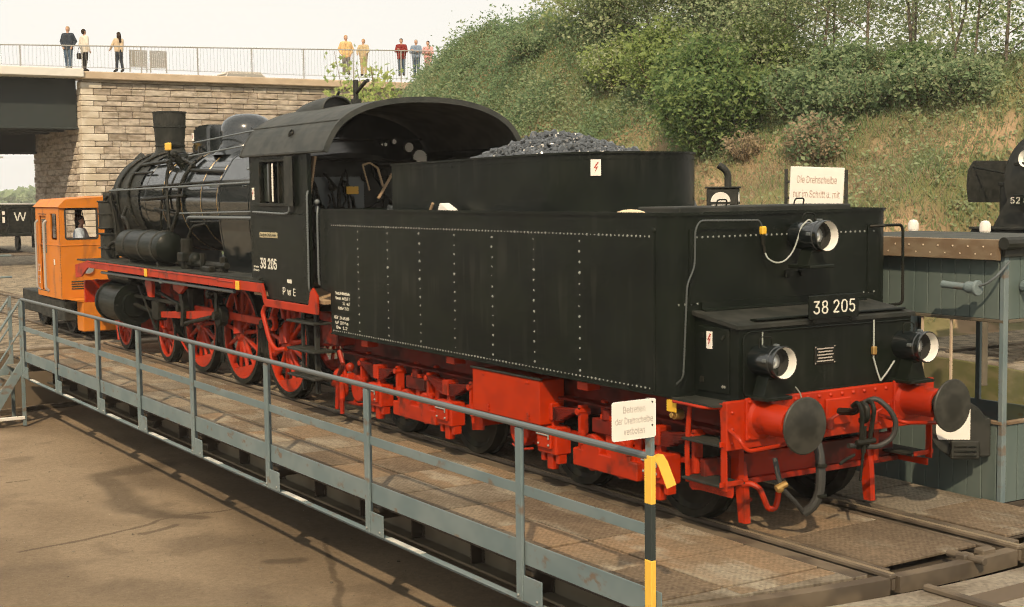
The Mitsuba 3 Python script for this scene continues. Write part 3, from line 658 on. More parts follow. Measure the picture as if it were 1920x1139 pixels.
# coal heap on the tender
def coal():
    vs, fs, n = [], [], 0
    inb = bo.buffer(-.07)
    base = trimesh.creation.icosphere(subdivisions=0)
    bv, bf = np.array(base.vertices), np.array(base.faces)
    R = np.random.default_rng(3)
    def put(x, y, z, s):
        nonlocal n
        q = R.normal(size=(3, 3)); q, _ = np.linalg.qr(q)
        v = bv * (1 + .45 * (R.random((12, 1)) - .5)) * s * (R.random(3) * .7 + .6)
        vs.append(v @ q.T + [x, y, z]); fs.append(bf + n); n += 12
    for _ in range(11000):
        x, y = R.uniform(-6.95, -3.2), R.uniform(-.85, .85)
        if not inb.contains(sg.Point(x, y)): continue
        e = max(0.0, 1 - (abs(x + 4.85) / 1.72) ** 1.35) * max(0.0, 1 - (abs(y) / 1.05) ** 1.6)
        z = 3.12 + .47 * e ** .9 if x > -6.8 else 3.0
        put(x, y, z + R.normal() * .012, R.uniform(.013, .034) * (2.0 if R.random() < .05 else 1))
    for _ in range(160):
        x, y = R.uniform(-7.5, -7.1), R.uniform(-.8, -.3)
        put(x, y, 2.74 + .05 * R.random(), R.uniform(.02, .05))
    # body under the lumps
    g = 26
    X, Y = np.meshgrid(np.linspace(-6.98, -3.35, g), np.linspace(-.86, .86, g), indexing='ij')
    E_ = np.clip(1 - (abs(X + 4.85) / 1.72) ** 1.35, 0, 1) * np.clip(1 - (abs(Y) / 1.05) ** 1.6, 0, 1)
    Z = 3.06 + .47 * E_ ** .9
    rr_ = np.hypot(np.clip(X + 3.83, 0, 9), np.clip(abs(Y) - .20, 0, 9)) > .64
    Z = np.where(rr_, 2.75, Z)
    i, j = np.meshgrid(np.arange(g - 1), np.arange(g - 1), indexing='ij')
    qd = np.stack([i * g + j, (i + 1) * g + j, (i + 1) * g + j + 1, i * g + j + 1], -1).reshape(-1, 4)
    vs.append(np.stack([X, Y, Z], -1).reshape(-1, 3)); fs.append(np.vstack([qd[:, :3], qd[:, [0, 2, 3]]]) + n)
    return np.vstack(vs), np.vstack(fs)
add('coal', coal(), 'm_coal', smooth=False, label='heap of broken grey black coal filling the tender bin', cat='coal', kind='stuff')
# loose things lying on the tender top
add('stone_slab', prism([(-5.62, 2.69), (-5.22, 2.69), (-5.36, 2.78), (-5.52, 2.845)], 'y', -1.14, -1.02), 'm_white_paint', label='pale wedge of stone lying on the tender top by the shovel handle', cat='stone')
add('rag', M(ball((-1.95, -1.18, 2.745), (.20, .10, .05), 6)), 'm_cloth_cream', label='crumpled pale rag on the near rear edge of the tender top', cat='rag')
# ================================================================ LOCOMOTIVE
loco = thing('steam_locomotive', 'black steam locomotive with red spoked wheels standing on the turntable', 'locomotive')
BZ, BR = 2.86, 0.88
# boiler, smokebox, firebox
add('boiler', lathe((-12.9, 0, BZ), (-1, 0, 0), [(BR, 0), (BR, 1.4), (BR, 2.7), (BR, 4.1), (BR, 4.35)], 48), 'm_boiler', loco, smooth=35)
add('boiler_band', M(*[lathe((x, 0, BZ), (-1, 0, 0), [(BR + .001, -.035), (BR + .008, -.03), (BR + .008, .03), (BR + .001, .035)], 48) for x in (-13.2, -13.95, -14.9, -15.9, -16.9)]), 'm_boiler', loco, smooth=20)
add('band_edge', M(*[lathe((x, 0, BZ), (-1, 0, 0), [(BR + .006, -.008), (BR + .0105, -.005), (BR + .0105, .005), (BR + .006, .008)], 48) for x in (-13.2, -13.95, -14.9, -15.9)]), 'm_brass', loco, smooth=20)
add('smokebox', lathe((-17.2, 0, BZ), (-1, 0, 0), [(BR + .02, 0), (BR + .02, 1.66), (BR - .01, 1.70), (BR - .10, 1.72), (BR - .14, 1.72), (BR - .15, 1.76), (.55, 1.86), (.2, 1.93), (0, 1.94)], 48), 'm_black_matt', loco, smooth=35)
add('smokebox_rivet', M(*[dome((x, (BR + .02) * math.cos(a), BZ + (BR + .02) * math.sin(a)), (0, math.cos(a), math.sin(a)), .013, .01, 6) for x in (-17.3, -18.82) for a in np.radians(np.arange(0, 360, 6))]), 'm_black_matt', loco, smooth=True, kind='stuff')
add('saddle', M(box(-18.6, -17.0, -.62, .62, 1.45, 2.2, .04), box(-18.7, -16.9, -.80, .80, 1.0, 1.5, .03)), 'm_black_matt', loco)
fbp = [(.0, 3.79), (.42, 3.72), (.72, 3.52), (.92, 3.2), (.97, 2.85), (.95, 2.4), (.88, 1.95), (.80, 1.6)]
fbp = fbp + [(-a, b) for a, b in fbp[::-1]][0:-1]
add('firebox', prism(sg.Polygon(fbp).buffer(-.06).buffer(.06, 6), 'x', -12.9, -10.4), 'm_boiler', loco, smooth=40)
add('firebox_edge', M(*[prism(sg.Polygon(fbp).buffer(.008).difference(sg.Polygon(fbp).buffer(-.04)), 'x', x, x + .05) for x in (-12.91, -11.7)]), 'm_boiler', loco, smooth=40)
add('ash_pan', prism([(-12.7, 1.7), (-10.5, 1.7), (-10.7, 1.15), (-12.5, 1.15)], 'y', -.5, .5), 'm_black_matt', loco)
# chimney
add('chimney', lathe((-17.98, 0, 3.72), (0, 0, 1), [(.42, -.06), (.36, .0), (.295, .06), (.272, .12), (.272, .17), (.285, .175), (.285, .20), (.27, .205), (.295, .52), (.297, .525), (.312, .528), (.312, .555), (.30, .56), (.31, .80), (.325, .802), (.325, .83), (.30, .832), (.27, .80), (.25, .2)], 32), 'm_black_matt', loco, smooth=30)
# sand box and steam dome
sb = add('sand_box', M(prism(sg.box(-16.05, -.235, -15.30, .235).buffer(-.06).buffer(.06), 'z', 3.65, 4.12), move(prism(sg.box(-16.03, -.215, -15.32, .215).buffer(-.08).buffer(.08), 'z', 4.12, 4.16), (0, 0, 0)), move(prism(sg.box(-15.99, -.17, -15.36, .17).buffer(-.08).buffer(.08), 'z', 4.16, 4.19), (0, 0, 0))), 'm_boiler', loco, smooth=40)
add('sand_pipe', M(*[tube(bend([(x, -.235, 3.72), (x, -.5, 3.62), (x, -.80, 3.26), (x, -.92, 2.86), (x - .1, -.90, 2.3), (x - .1, -.85, 1.75)], .15, 4), .018, 8) for x in (-15.85, -15.5)], tube([(-15.7, -.25, 3.8), (-15.3, -.4, 3.62), (-15.1, -.6, 3.5)], .022, 8)), 'm_iron', sb)
kk = add('warning_plate', cbox((-16.02, -.242, 3.99), (.10, .008, .14), .003), 'm_white', sb)
add('flash_mark', flash((-16.02, -.247, 3.995), (1, 0, 0), (0, 0, 1), .09), 'm_sign_red', kk)
ytag = add('yellow_tag', cbox((-16.62, -.50, 3.84), (.26, .05, .14), .03), 'm_tape_yellow', loco)
add('tag_stand', M(cbox((-16.62, -.49, 3.70), (.06, .04, .16), .01), cbox((-16.75, -.36, 3.86), (.40, .20, .10), .03)), 'm_iron', ytag)
add('steam_dome', lathe((-14.05, 0, 3.62), (0, 0, 1), [(.60, 0), (.52, .06), (.47, .12), (.45, .18), (.445, .38), (.43, .47), (.385, .56), (.30, .63), (.18, .675), (0, .69)], 36), 'm_boiler', loco, smooth=40)
add('safety_valve', M(cyl((-13.25, -.15, 3.7), (-13.25, -.15, 4.05), .10, .09, 14), cyl((-13.25, .15, 3.7), (-13.25, .15, 4.05), .10, .09, 14), cyl((-12.2, 0, 3.75), (-12.2, 0, 3.98), .22, .2, 18)), 'm_boiler', loco, smooth=40)
add('turbo_generator', M(cyl((-17.1, .25, 3.82), (-16.6, .25, 3.82), .13, n=16), cbox((-16.85, .25, 3.72), (.3, .2, .15), .02)), 'm_black_matt', loco)
add('whistle', M(cyl((-10.9, -.3, 3.76), (-10.9, -.3, 3.98), .03, n=8), cyl((-10.9, -.3, 3.98), (-10.9, -.3, 4.12), .05, .05, 10)), 'm_brass', loco)
# long pipes along the boiler side
pp = []
def around(x0, x1, a0, a1, r=BR + .05, k=8):
    return [(x0 + (x1 - x0) * t, -r * math.cos(math.radians(a0 + (a1 - a0) * t)), BZ + r * math.sin(math.radians(a0 + (a1 - a0) * t))) for t in np.linspace(0, 1, k)]
for pts, r in ((around(-17.3, -13.0, 16, 20), .020), (around(-17.6, -15.6, 46, 52) + around(-15.5, -14.7, 50, 40), .035), (around(-16.9, -14.6, 2, 6), .030), (around(-14.6, -12.9, 34, 30), .028),
               (around(-18.2, -18.4, 75, 20) + around(-18.4, -18.3, 10, -25), .026), (around(-17.5, -17.8, 78, 30) + around(-17.8, -17.5, 20, -30), .028), (around(-14.75, -14.95, 55, -10) + [(-15.1, -1.0, 2.35), (-15.15, -1.0, 2.1)], .034),
               (around(-17.9, -16.7, 34, 34), .022), (around(-14.5, -12.95, -22, -20), .020), (around(-16.2, -14.9, -8, -14), .020)):
    pp.append(tube(pts, r, 8))
add('boiler_pipe', M(*pp), 'm_iron', loco)
add('handrail', M(tube([(-18.7, -.98, 3.06), (-15, -1.0, 3.10), (-10.5, -1.02, 3.15)], .016, 8), *[cyl((x, -.82, 3.09), (x, -1.0, 3.09), .014, n=8) for x in (-18.2, -16.6, -14.8, -13.2, -11.8)]), 'm_pipe', loco)
add('operating_rod', M(tube([(-14.9, -.72, 3.62), (-12.6, -.76, 3.70), (-10.5, -.80, 3.75)], .014, 6), tube([(-15.3, -.50, 3.86), (-12.6, -.62, 3.93), (-10.6, -.72, 3.96)], .014, 6), tube([(-11.5, -1.02, 3.34), (-10.4, -1.02, 3.37)], .018, 6), tube(bend([(-14.3, -1.0, 2.52), (-14.1, -1.05, 2.6), (-10.5, -1.12, 2.62)], .1), .026, 8), tube([(-14.5, -1.05, 2.66), (-10.5, -1.10, 2.72)], .015, 6)), 'm_pipe', loco)
vk = add('check_valve', M(cyl((-15.4, -.62, 3.42), (-15.4, -.78, 3.62), .07, n=12), ball((-15.4, -.80, 3.66), .07, 6), tube(bend([(-15.4, -.86, 3.60), (-15.42, -.95, 3.3), (-15.3, -.99, 2.9), (-15.2, -1.0, 2.4)], .12), .03, 8), ball((-15.9, -.72, 3.50), .06, 6), cyl((-15.9, -.66, 3.4), (-15.9, -.76, 3.58), .05, n=10)), 'm_iron', loco)
add('lamp_globe', M(ball((-10.75, -1.12, 3.52), (.09, .09, .09), 8)), 'm_lens', loco, smooth=True)
add('lamp_socket', M(cyl((-10.75, -1.12, 3.52), (-10.5, -1.12, 3.54), .055, n=12)), 'm_iron', loco)
# air pump and feed pump near the smokebox front, near side
ap = add('air_pump', M(cyl((-18.75, -1.0, 1.75), (-18.75, -1.0, 2.25), .17, n=18), cyl((-18.75, -1.0, 2.32), (-18.75, -1.0, 2.86), .19, n=18), cyl((-18.75, -1.0, 2.2), (-18.75, -1.0, 2.36), .09, n=12), cyl((-18.75, -1.0, 2.86), (-18.75, -1.0, 3.02), .10, n=12), *[cyl((-18.75, -1.0, z), (-18.75, -1.0, z + .03), .215, n=18) for z in (1.95, 2.22, 2.34, 2.6, 2.84)], box(-18.95, -18.55, -.95, -.75, 1.8, 2.8, .02)), 'm_black_matt', loco, smooth=35)
add('pump_pipe', M(tube(bend([(-18.6, -1.1, 2.9), (-18.3, -1.1, 3.0), (-18.2, -1.05, 2.5), (-18.1, -1.05, 2.0)], .1), .03, 8), tube(bend([(-18.6, -1.15, 2.0), (-18.2, -1.2, 1.95), (-17.9, -1.2, 2.1), (-17.5, -1.1, 2.1)], .1), .03, 8), tube(bend([(-17.6, -1.0, 2.75), (-17.5, -1.12, 2.55), (-17.2, -1.15, 2.56), (-17.05, -1.15, 2.42), (-17.0, -1.15, 2.3)], .08), .032, 8)), 'm_iron', ap)
add('front_lamp', M(lathe((-19.35, -.62, 3.02), (-1, 0, 0), [(0, -.18), (.10, -.16), (.12, 0), (.12, .12), (.1, .14)], 20), cbox((-19.2, -.62, 2.85), (.25, .18, .14), .02)), 'm_black_matt', loco)
add('smokebox_lamp_stand', M(lathe((-19.3, -.15, 3.50), (0, 0, 1), [(.16, 0), (.13, .2), (.05, .28), (0, .32)], 14), cyl((-19.3, -.15, 3.15), (-19.3, -.15, 3.5), .16, n=14)), 'm_black_matt', loco)
# main air reservoir
rs = add('air_reservoir', lathe((-17.05, -1.14, 2.08), (1, 0, 0), [(0, -.10), (.15, -.08), (.24, -.02), (.275, .05), (.275, 2.2), (.25, 2.3), (.16, 2.36), (0, 2.38)], 30), 'm_black', loco, smooth=40)
add('strap', M(*[lathe((x, -1.14, 2.08), (1, 0, 0), [(.276, 0), (.288, .005), (.288, .065), (.276, .07)], 30) for x in (-16.6, -15.75, -15.05)], *[box(x, x + .06, -1.3, -.98, 1.72, 1.86, .008) for x in (-16.6, -15.05)]), 'm_black_matt', rs)
add('feed_pump', M(cyl((-14.0, -1.12, 1.76), (-14.0, -1.12, 2.25), .10, n=14), cyl((-14.3, -1.12, 1.85), (-12.2, -1.12, 1.87), .055, n=10), cyl((-13.1, -1.18, 1.76), (-13.1, -1.18, 2.04), .045, n=10), cyl((-12.4, -1.1, 1.76), (-12.4, -1.1, 2.0), .06, n=10), cbox((-14.0, -1.15, 1.95), (.28, .2, .16), .02), ball((-13.6, -1.12, 1.92), .12, 6), cbox((-12.8, -1.2, 1.80), (.35, .12, .1), .02), tube(bend([(-14.0, -1.1, 2.25), (-13.9, -1.05, 2.45), (-13.4, -1.0, 2.5)], .1), .025, 8)), 'm_iron', loco)

# running board with red valance
rb = add('running_board', M(box(-18.7, -10.0, -1.47, -.72, 1.735, 1.76, .004), box(-18.7, -10.0, .72, 1.47, 1.735, 1.76, .004), box(-19.65, -18.7, -1.40, 1.40, 1.70, 1.73, .004), prism([(-12.4, 1.74), (-10.1, 1.74), (-10.1, 1.80), (-12.4, 1.765)], 'y', -1.46, -1.0)), 'm_black_matt', loco)
vl = add('valance', M(*[M(box(-18.7, -10.03, s * 1.45, s * 1.475, 1.60, 1.732, .004), prism([(-10.06, 1.735), (-9.96, 1.735), (-9.82, 1.46), (-9.92, 1.46)], 'y', s * 1.45, s * 1.475), box(-9.9, -8.14, s * 1.45, s * 1.475, 1.42, 1.525, .004), prism([(-8.42, 1.525), (-8.14, 1.46), (-8.14, 1.66), (-8.28, 1.76), (-8.36, 1.70)], 'y', s * 1.45, s * 1.475),
                         prism([(-18.72, 1.732), (-18.72, 1.60), (-19.2, 1.40), (-19.6, 1.36), (-19.6, 1.62), (-18.9, 1.70)], 'y', s * 1.42, s * 1.45)) for s in (-1, 1)]), 'm_red', loco)
add('valance_line', M(tube(bend([(-18.6, -1.485, 1.715), (-15.0, -1.485, 1.715)], .05), .008, 6), tube([(-14.85, -1.485, 1.715), (-11.7, -1.485, 1.715)], .008, 6), tube(bend([(-11.7, -1.485, 1.70), (-11.0, -1.485, 1.70), (-10.95, -1.485, 1.64)], .03), .008, 6)), 'm_red', vl)
for x in (-15.05, -10.85):
    add('yellow_tag', cbox((x, -1.49, 1.66), (.13, .02, .13), .008), 'm_yellow', loco)
add('side_pipe', M(tube([(-17.95, -1.40, 1.535), (-14.6, -1.40, 1.54), (-11.2, -1.40, 1.545)], .026, 8), cyl((-14.5, -1.40, 1.5), (-14.5, -1.40, 1.6), .04, n=8)), 'm_pipe', loco)
# front beam and buffers
fbm = add('buffer_beam', box(-19.66, -19.58, -1.28, 1.28, .86, 1.30, .01), 'm_red', loco)
for s in (-1, 1):
    bk = add('front_buffer', M(lathe((-19.66, .885 * s, 1.05), (-1, 0, 0), [(.18, 0), (.18, .03), (.14, .05), (.13, .36), (.10, .38)], 20)), 'm_red', loco, smooth=35)
    add('head', lathe((-20.04, .885 * s, 1.05), (-1, 0, 0), [(.09, -.06), (.09, .08), (.22, .09), (.235, .11), (0, .13)], 24), 'm_black_matt', bk)
add('front_frame', M(*[prism([(-19.6, 1.25), (-18.5, 1.55), (-8.3, 1.25), (-8.3, .95), (-10.0, .80), (-12.0, .86), (-15.8, .95), (-17.2, .95), (-19.6, .90)], 'y', s * .60, s * .63) for s in (-1, 1)], *[box(x, x + .03, -.6, .6, 1.0, 1.25) for x in (-15.6, -13.5, -11.5, -9)]), 'm_red_dirty', loco)

# cylinder and motion, both sides
for s in (-1, 1):
    cy = add('cylinder', M(lathe((-18.15, s * 1.12, .98), (1, 0, 0), [(0, -.08), (.20, -.08), (.22, -.03), (.36, -.03), (.38, 0), (.38, .05), (.35, .06), (.35, 1.14), (.38, 1.15), (.38, 1.22), (.24, 1.23), (.22, 1.28), (0, 1.28)], 30), lathe((-18.2, s * 1.06, 1.48), (1, 0, 0), [(0, -.06), (.12, -.06), (.17, 0), (.17, 1.3), (.12, 1.36), (0, 1.36)], 22), box(-18.1, -17.0, s * .62, s * 1.1, .75, 1.6, .02)), 'm_black', loco, smooth=35)
    add('cover_bolt', M(*[dome((-16.93, s * 1.12 + .31 * math.cos(a), .98 + .31 * math.sin(a)), (1, 0, 0), .02, .02, 6) for a in np.radians(np.arange(0, 360, 30))], *[box(-18.05 + .28 * q, -17.9 + .28 * q, s * 1.20, s * 1.215, 1.44, 1.58, .004) for q in range(4)]), 'm_iron', cy)
    mo = add('piston_rod', M(cyl((-16.9, s * 1.12, .98), (-15.5, s * 1.12, .90), .04, n=10), box(-16.8, -14.6, s * 1.08, s * 1.16, 1.12, 1.19, .008), box(-15.7, -15.35, s * 1.04, s * 1.20, .80, 1.14, .02)), 'm_iron', loco)
    add('valve_gear', M(prism([(-14.3, 1.42), (-14.15, 1.42), (-14.02, 1.1), (-14.1, .8), (-14.22, .8), (-14.16, 1.1)], 'y', s * 1.10, s * 1.20), tube([(-16.4, s * 1.1, 1.40), (-14.2, s * 1.15, 1.12)], .03, 8), tube([(-14.1, s * 1.16, .85), (-12.75, s * 1.2, 1.05)], .032, 8), tube([(-15.5, s * 1.14, .95), (-15.6, s * 1.14, .55)], .028, 8), tube([(-15.55, s * 1.16, .58), (-16.5, s * 1.16, 1.35)], .022, 8), cyl((-16.9, s * 1.06, 1.44), (-16.3, s * 1.06, 1.44), .035, n=8), box(-14.35, -14.0, s * .85, s * 1.05, 1.0, 1.55, .01), cyl((-13.2, s * .7, 1.38), (-13.2, s * 1.1, 1.38), .08, n=12), tube([(-13.2, s * 1.08, 1.38), (-12.2, s * 1.05, 1.50), (-10.6, s * 1.05, 1.75)], .025, 6)), 'm_iron', mo)
    add('motion_bracket', M(prism([(-15.85, 1.62), (-15.6, 1.62), (-15.52, 1.4), (-15.55, 1.2), (-15.75, 1.2), (-15.9, 1.42)], 'y', s * 1.18, s * 1.24), prism([(-14.45, 1.62), (-13.75, 1.62), (-13.85, 1.45), (-14.1, 1.34), (-14.4, 1.40)], 'y', s * 1.18, s * 1.24), box(-14.5, -14.3, s * .6, s * 1.2, 1.4, 1.7, .01)), 'm_red', loco)

# wheels
DX, DD, DR = -10.643, 1.815, 0.795


def spoked(x, y, s, r, parent, n=13, crank=None, cw=None, rc=.30, hub=.14):
    prof = [(r - .13, .0), (r - .125, .016), (r - .085, .016), (r - .08, 0), (r - .08, -.08), (r - .13, -.08), (r - .13, 0)]
    c = np.array([x, y, r])
    sp = []
    R = lambda a: np.array([math.cos(a), 0, math.sin(a)])
    for q in range(n):
        a = 2 * math.pi * q / n + .13
        sp.append(tube([c + R(a) * hub * .8 + [0, -s * .02, 0], c + R(a) * (r - .11) + [0, -s * .035, 0]], [.040, .027], 8))
    b = [lathe(c, (0, s, 0), [(0, .05), (.09, .05), (.10, .04), (hub, .01), (hub, -.10)], 20)]
    if crank is not None:
        cp = c + R(crank) * rc
        b.append(tube([c + [0, s * .0, 0], cp], [.13, .10], 12)); 
    w = add('driving_wheel', M(lathe(c, (0, s, 0), prof, 44), *sp, *b), 'm_red', parent, smooth=35)
    add('tyre', lathe(c, (0, s, 0), [(r - .08, .012), (r - .072, .018), (r - .006, .018), (r, .008), (r + .004, -.10), (r + .028, -.11), (r + .028, -.135), (r - .08, -.14), (r - .08, .012)], 48), 'm_iron', w, smooth=35)
    if cw is not None:
        pts = [(c[0] + (r - .105) * math.cos(a), c[2] + (r - .105) * math.sin(a)) for a in np.linspace(cw - .72, cw + .72, 16)]
        add('counterweight', prism(pts, 'y', y - s * .07, y + s * .012), 'm_red', w)
    return w, c


CR = math.radians(100)
for s in (-1, 1):
    ws = loco
    for k in range(3):
        add('crank_pin', cyl((DX - DD * k + .30 * math.cos(CR), s * .86, DR + .30 * math.sin(CR)), (DX - DD * k + .30 * math.cos(CR), s * 1.22, DR + .30 * math.sin(CR)), .065, n=14), 'm_iron', loco)
    zz = DR + .30 * math.sin(CR); dxr = .30 * math.cos(CR)
    for a, b in ((0, 1), (1, 2)):
        x0, x1 = DX - DD * b + dxr, DX - DD * a + dxr
        yy = s * (1.02 if a == 0 else 1.0)
        add('coupling_rod', M(box(x0, x1, yy - .025, yy + .025, zz - .055, zz + .055, .008), *[cyl((x, yy - .04, zz), (x, yy + .04, zz), .11, n=16) for x in (x0, x1)]), 'm_red', ws)
    x0, x1 = -15.5, DX - DD + dxr
    add('main_rod', M(prism([(x0, .90 - .05), (x1, zz - .075), (x1, zz + .075), (x0, .90 + .05)], 'y', s * 1.12 - .03, s * 1.12 + .03)), 'm_red', ws)
    add('rod_end', M(cyl((x1, s * 1.06, zz), (x1, s * 1.19, zz), .17, n=20), box(x1 - .16, x1 + .12, s * 1.07, s * 1.18, zz - .16, zz + .16, .03), prism([(x1 - .05, zz - .04), (x1 + .05, zz - .04), (x1 + .10, zz + .36), (x1 + .0, zz + .36)], 'y', s * 1.18, s * 1.22), cyl((x1 + .03, s * 1.16, zz), (x1 + .03, s * 1.27, zz), .07, n=12)), 'm_iron', ws)
    for k in range(3):
        spoked(DX - DD * k, s * .82, s, DR, loco, 13, CR, CR + math.pi)
    for x in (-16.045, -18.494):
        w, c = spoked(x, s * .82, s, .50, loco, 9, hub=.11)
add('wheel_axle', M(*[cyl((x, -.8, r), (x, .8, r), .09, n=14) for x, r in ((DX, DR), (DX - DD, DR), (DX - 2 * DD, DR), (-16.045, .5), (-18.494, .5))]), 'm_iron', loco)
add('bogie_frame', M(*[prism([(-18.9, .62), (-15.6, .62), (-15.6, .40), (-16.4, .34), (-18.1, .34), (-18.9, .40)], 'y', s * .55, s * .58) for s in (-1, 1)], box(-17.6, -16.9, -.55, .55, .4, .7)), 'm_red_dirty', loco)
add('brake_gear', M(*[M(tube([(x + .98, -.82, .25), (x + .95, -.82, 1.2)], .035, 8), cbox((x + .87, -.80, .75), (.08, .10, .38), .02)) for x in (DX - DD, DX - 2 * DD)], tube([(-14.4, -.6, .28), (-9.0, -.6, .28)], .03, 8)), 'm_iron', loco)
add('rail_guard', M(*[tube(bend([(-19.2, s * .76, .95), (-19.25, s * .76, .5), (-19.15, s * .76, .12)], .1), .035, 8) for s in (-1, 1)], *[tube([(-15.0, s * .8, .25), (-15.6, s * .8, .55)], .02, 6) for s in (-1, 1)]), 'm_red', loco)

# cab
CX0, CX1, CY = -10.45, -8.50, 1.42
cabk = add('cab', None, None, loco, shape=mikit.ply(M(
    *[prism(sg.Polygon([(CX0, 3.56), (CX1, 3.56), (CX1, 1.53), (-9.86, 1.53), (-9.96, 1.76), (CX0, 1.80)]).difference(sg.box(-10.02, 2.84, -9.14, 3.40)), 'y', s * CY, s * (CY - .02)) for s in (-1, 1)],
    prism([(-1.398, 1.8), (1.398, 1.8), (1.398, 3.60), (1.26, 3.80), (1.08, 3.93), (.83, 4.04), (.5, 4.11), (0, 4.14), (-.5, 4.11), (-.83, 4.04), (-1.08, 3.93), (-1.26, 3.80), (-1.398, 3.60)], 'x', CX0, CX0 + .02)), 'm_black', smooth=20))
add('corner_post', M(*[box(CX1 - .05, CX1 + .012, s * CY, s * (CY - .06), 1.53, 3.56, .004) for s in (-1, 1)]), 'm_black', cabk)
add('floor', box(CX0, -8.1, -1.40, 1.40, 1.55, 1.60, .004), 'm_wood', cabk)
add('rivet', M(*[dome((CX1 - .13, -CY, z), (0, -1, 0), .010, .008, 6) for z in np.arange(1.6, 3.5, .07)], *[dome((CX0 + .06, -CY, z), (0, -1, 0), .010, .008, 6) for z in np.arange(1.9, 3.5, .08)], *[dome((x, -CY, 2.70), (0, -1, 0), .010, .008, 6) for x in np.arange(CX0 + .1, CX1, .08)]), 'm_black', cabk, smooth=True, kind='stuff')
win = add('window', M(*[M(box(-10.06, -10.02, s * CY, s * (CY + .03), 2.80, 3.44, .004), box(-9.14, -9.10, s * CY, s * (CY + .03), 2.80, 3.44, .004), box(-10.06, -9.10, s * CY, s * (CY + .03), 3.40, 3.44, .004), box(-10.10, -9.06, s * CY, s * (CY + .05), 2.80, 2.84, .004)) for s in (-1, 1)]), 'm_iron', cabk)
add('window_sash', M(box(-10.0, -9.72, -CY + .03, -CY + .05, 2.86, 3.38, .004)), 'm_glass_dark', win)
add('sash_frame', M(box(-9.74, -9.70, -CY - .01, -CY + .05, 2.84, 3.40, .004), box(-9.44, -9.40, -CY - .01, -CY + .05, 2.84, 3.40, .004), box(-9.40, -9.16, -CY + .03, -CY + .045, 2.84, 3.40, .004)), 'm_iron', win)
add('window_bar', tube([(-9.58, -CY - .02, 2.86), (-9.58, -CY - .02, 3.38)], .012, 6), 'm_white', win)
add('wind_deflector', box(-9.10, -8.84, -CY - .06, -CY - .045, 2.80, 3.46, .004), 'm_black_matt', win)
add('armrest', tube(bend([(-10.25, -CY - .04, 2.72), (-9.15, -CY - .04, 2.70), (-9.0, -CY - .04, 2.72), (-8.98, -CY - .04, 2.86)], .05), .016, 6), 'm_pipe', win)
kk = add('warning_plate', cbox((-10.32, -CY - .004, 2.97), (.075, .008, .17), .003), 'm_white', cabk)
add('flash_mark', flash((-10.32, -CY - .009, 2.975), (1, 0, 0), (0, 0, 1), .11), 'm_sign_red', kk)
pk = add('name_plate', cbox((-9.81, -CY - .004, 2.405), (.62, .008, .075), .003), 'm_text_tan', cabk)
add('lettering', text('Deutsche Reichsbahn', .038, (-9.81, -CY - .0085, 2.405), (1, 0, 0), (0, 0, 1), .002, .56), 'm_black_matt', pk)
add('number', text('38 205', .140, (-9.84, -CY - .001, 2.01), (1, 0, 0), (0, 0, 1), .004, .58, True), 'm_letter', cabk)
add('lettering', M(text('Bw Dresden', .028, (-10.28, -CY - .001, 1.955), (1, 0, 0), (0, 0, 1), .002, .18), text('Rbd', .028, (-10.28, -CY - .001, 1.905), (1, 0, 0), (0, 0, 1), .002, .20)), 'm_letter', cabk)
add('class_marks', M(text('P w E', .10, (-9.15, -CY - .001, 1.66), (1, 0, 0), (0, 0, 1), .003, .42), cbox((-9.13, -CY - .003, 1.80), (.15, .006, .05), .002)), 'm_letter', cabk)
add('grab_rail', M(tube(bend([(CX1 + .03, -CY, 3.0), (CX1 + .06, -CY - .03, 2.95), (CX1 + .06, -CY - .03, 1.75), (CX1 + .03, -CY, 1.7)], .03), .014, 8), tube(bend([(-8.22, -1.40, 2.80), (-8.20, -1.42, 2.70), (-8.20, -1.42, 1.9), (-8.22, -1.40, 1.8)], .03), .014, 8), ball((-8.28, -1.38, 2.86), .035, 6)), 'm_pipe', loco)
# curved roof
half = [(-1.475, 3.50), (-1.40, 3.66), (-1.28, 3.83), (-1.10, 3.965), (-.85, 4.07), (-.5, 4.145), (0, 4.175)]
ol = half + [(-a, b) for a, b in half[-2::-1]]
ol = np.array(sg.LineString(ol).simplify(0).coords)
def spl(p, n=40):
    from scipy.interpolate import CubicSpline
    t = np.r_[0, np.cumsum(np.linalg.norm(np.diff(p, axis=0), axis=1))]
    return CubicSpline(t, p)(np.linspace(0, t[-1], n))
oc = spl(ol)
def band(p, t):
    return sg.LineString(p).buffer(t, cap_style=2)
RX0, RX1 = -10.62, -7.80
roof = add('roof', prism(band(oc, .018), 'x', RX0, RX1), 'm_roof', cabk, smooth=40)
add('roof_edge', M(prism(band(oc + [0, -.012], .036), 'x', RX1 - .045, RX1 + .006), prism(band(oc + [0, -.012], .03), 'x', RX0 - .006, RX0 + .04)), 'm_roof', roof, smooth=40)
add('gutter', M(tube([(RX0 - .02, -1.245, 3.885), (RX1 + .02, -1.245, 3.885)], .018, 8), tube([(RX0, -1.475, 3.495), (RX1, -1.475, 3.495)], .016, 8)), 'm_roof', roof)
add('lifting_eye', M(lathe((-9.05, -1.375, 3.76), (0, -1, .6), [(.05, 0), (.06, .012), (.05, .024), (.04, .012), (.05, 0)], 14), cbox((-9.05, -1.36, 3.76), (.05, .06, .03), .006)), 'm_iron', roof)
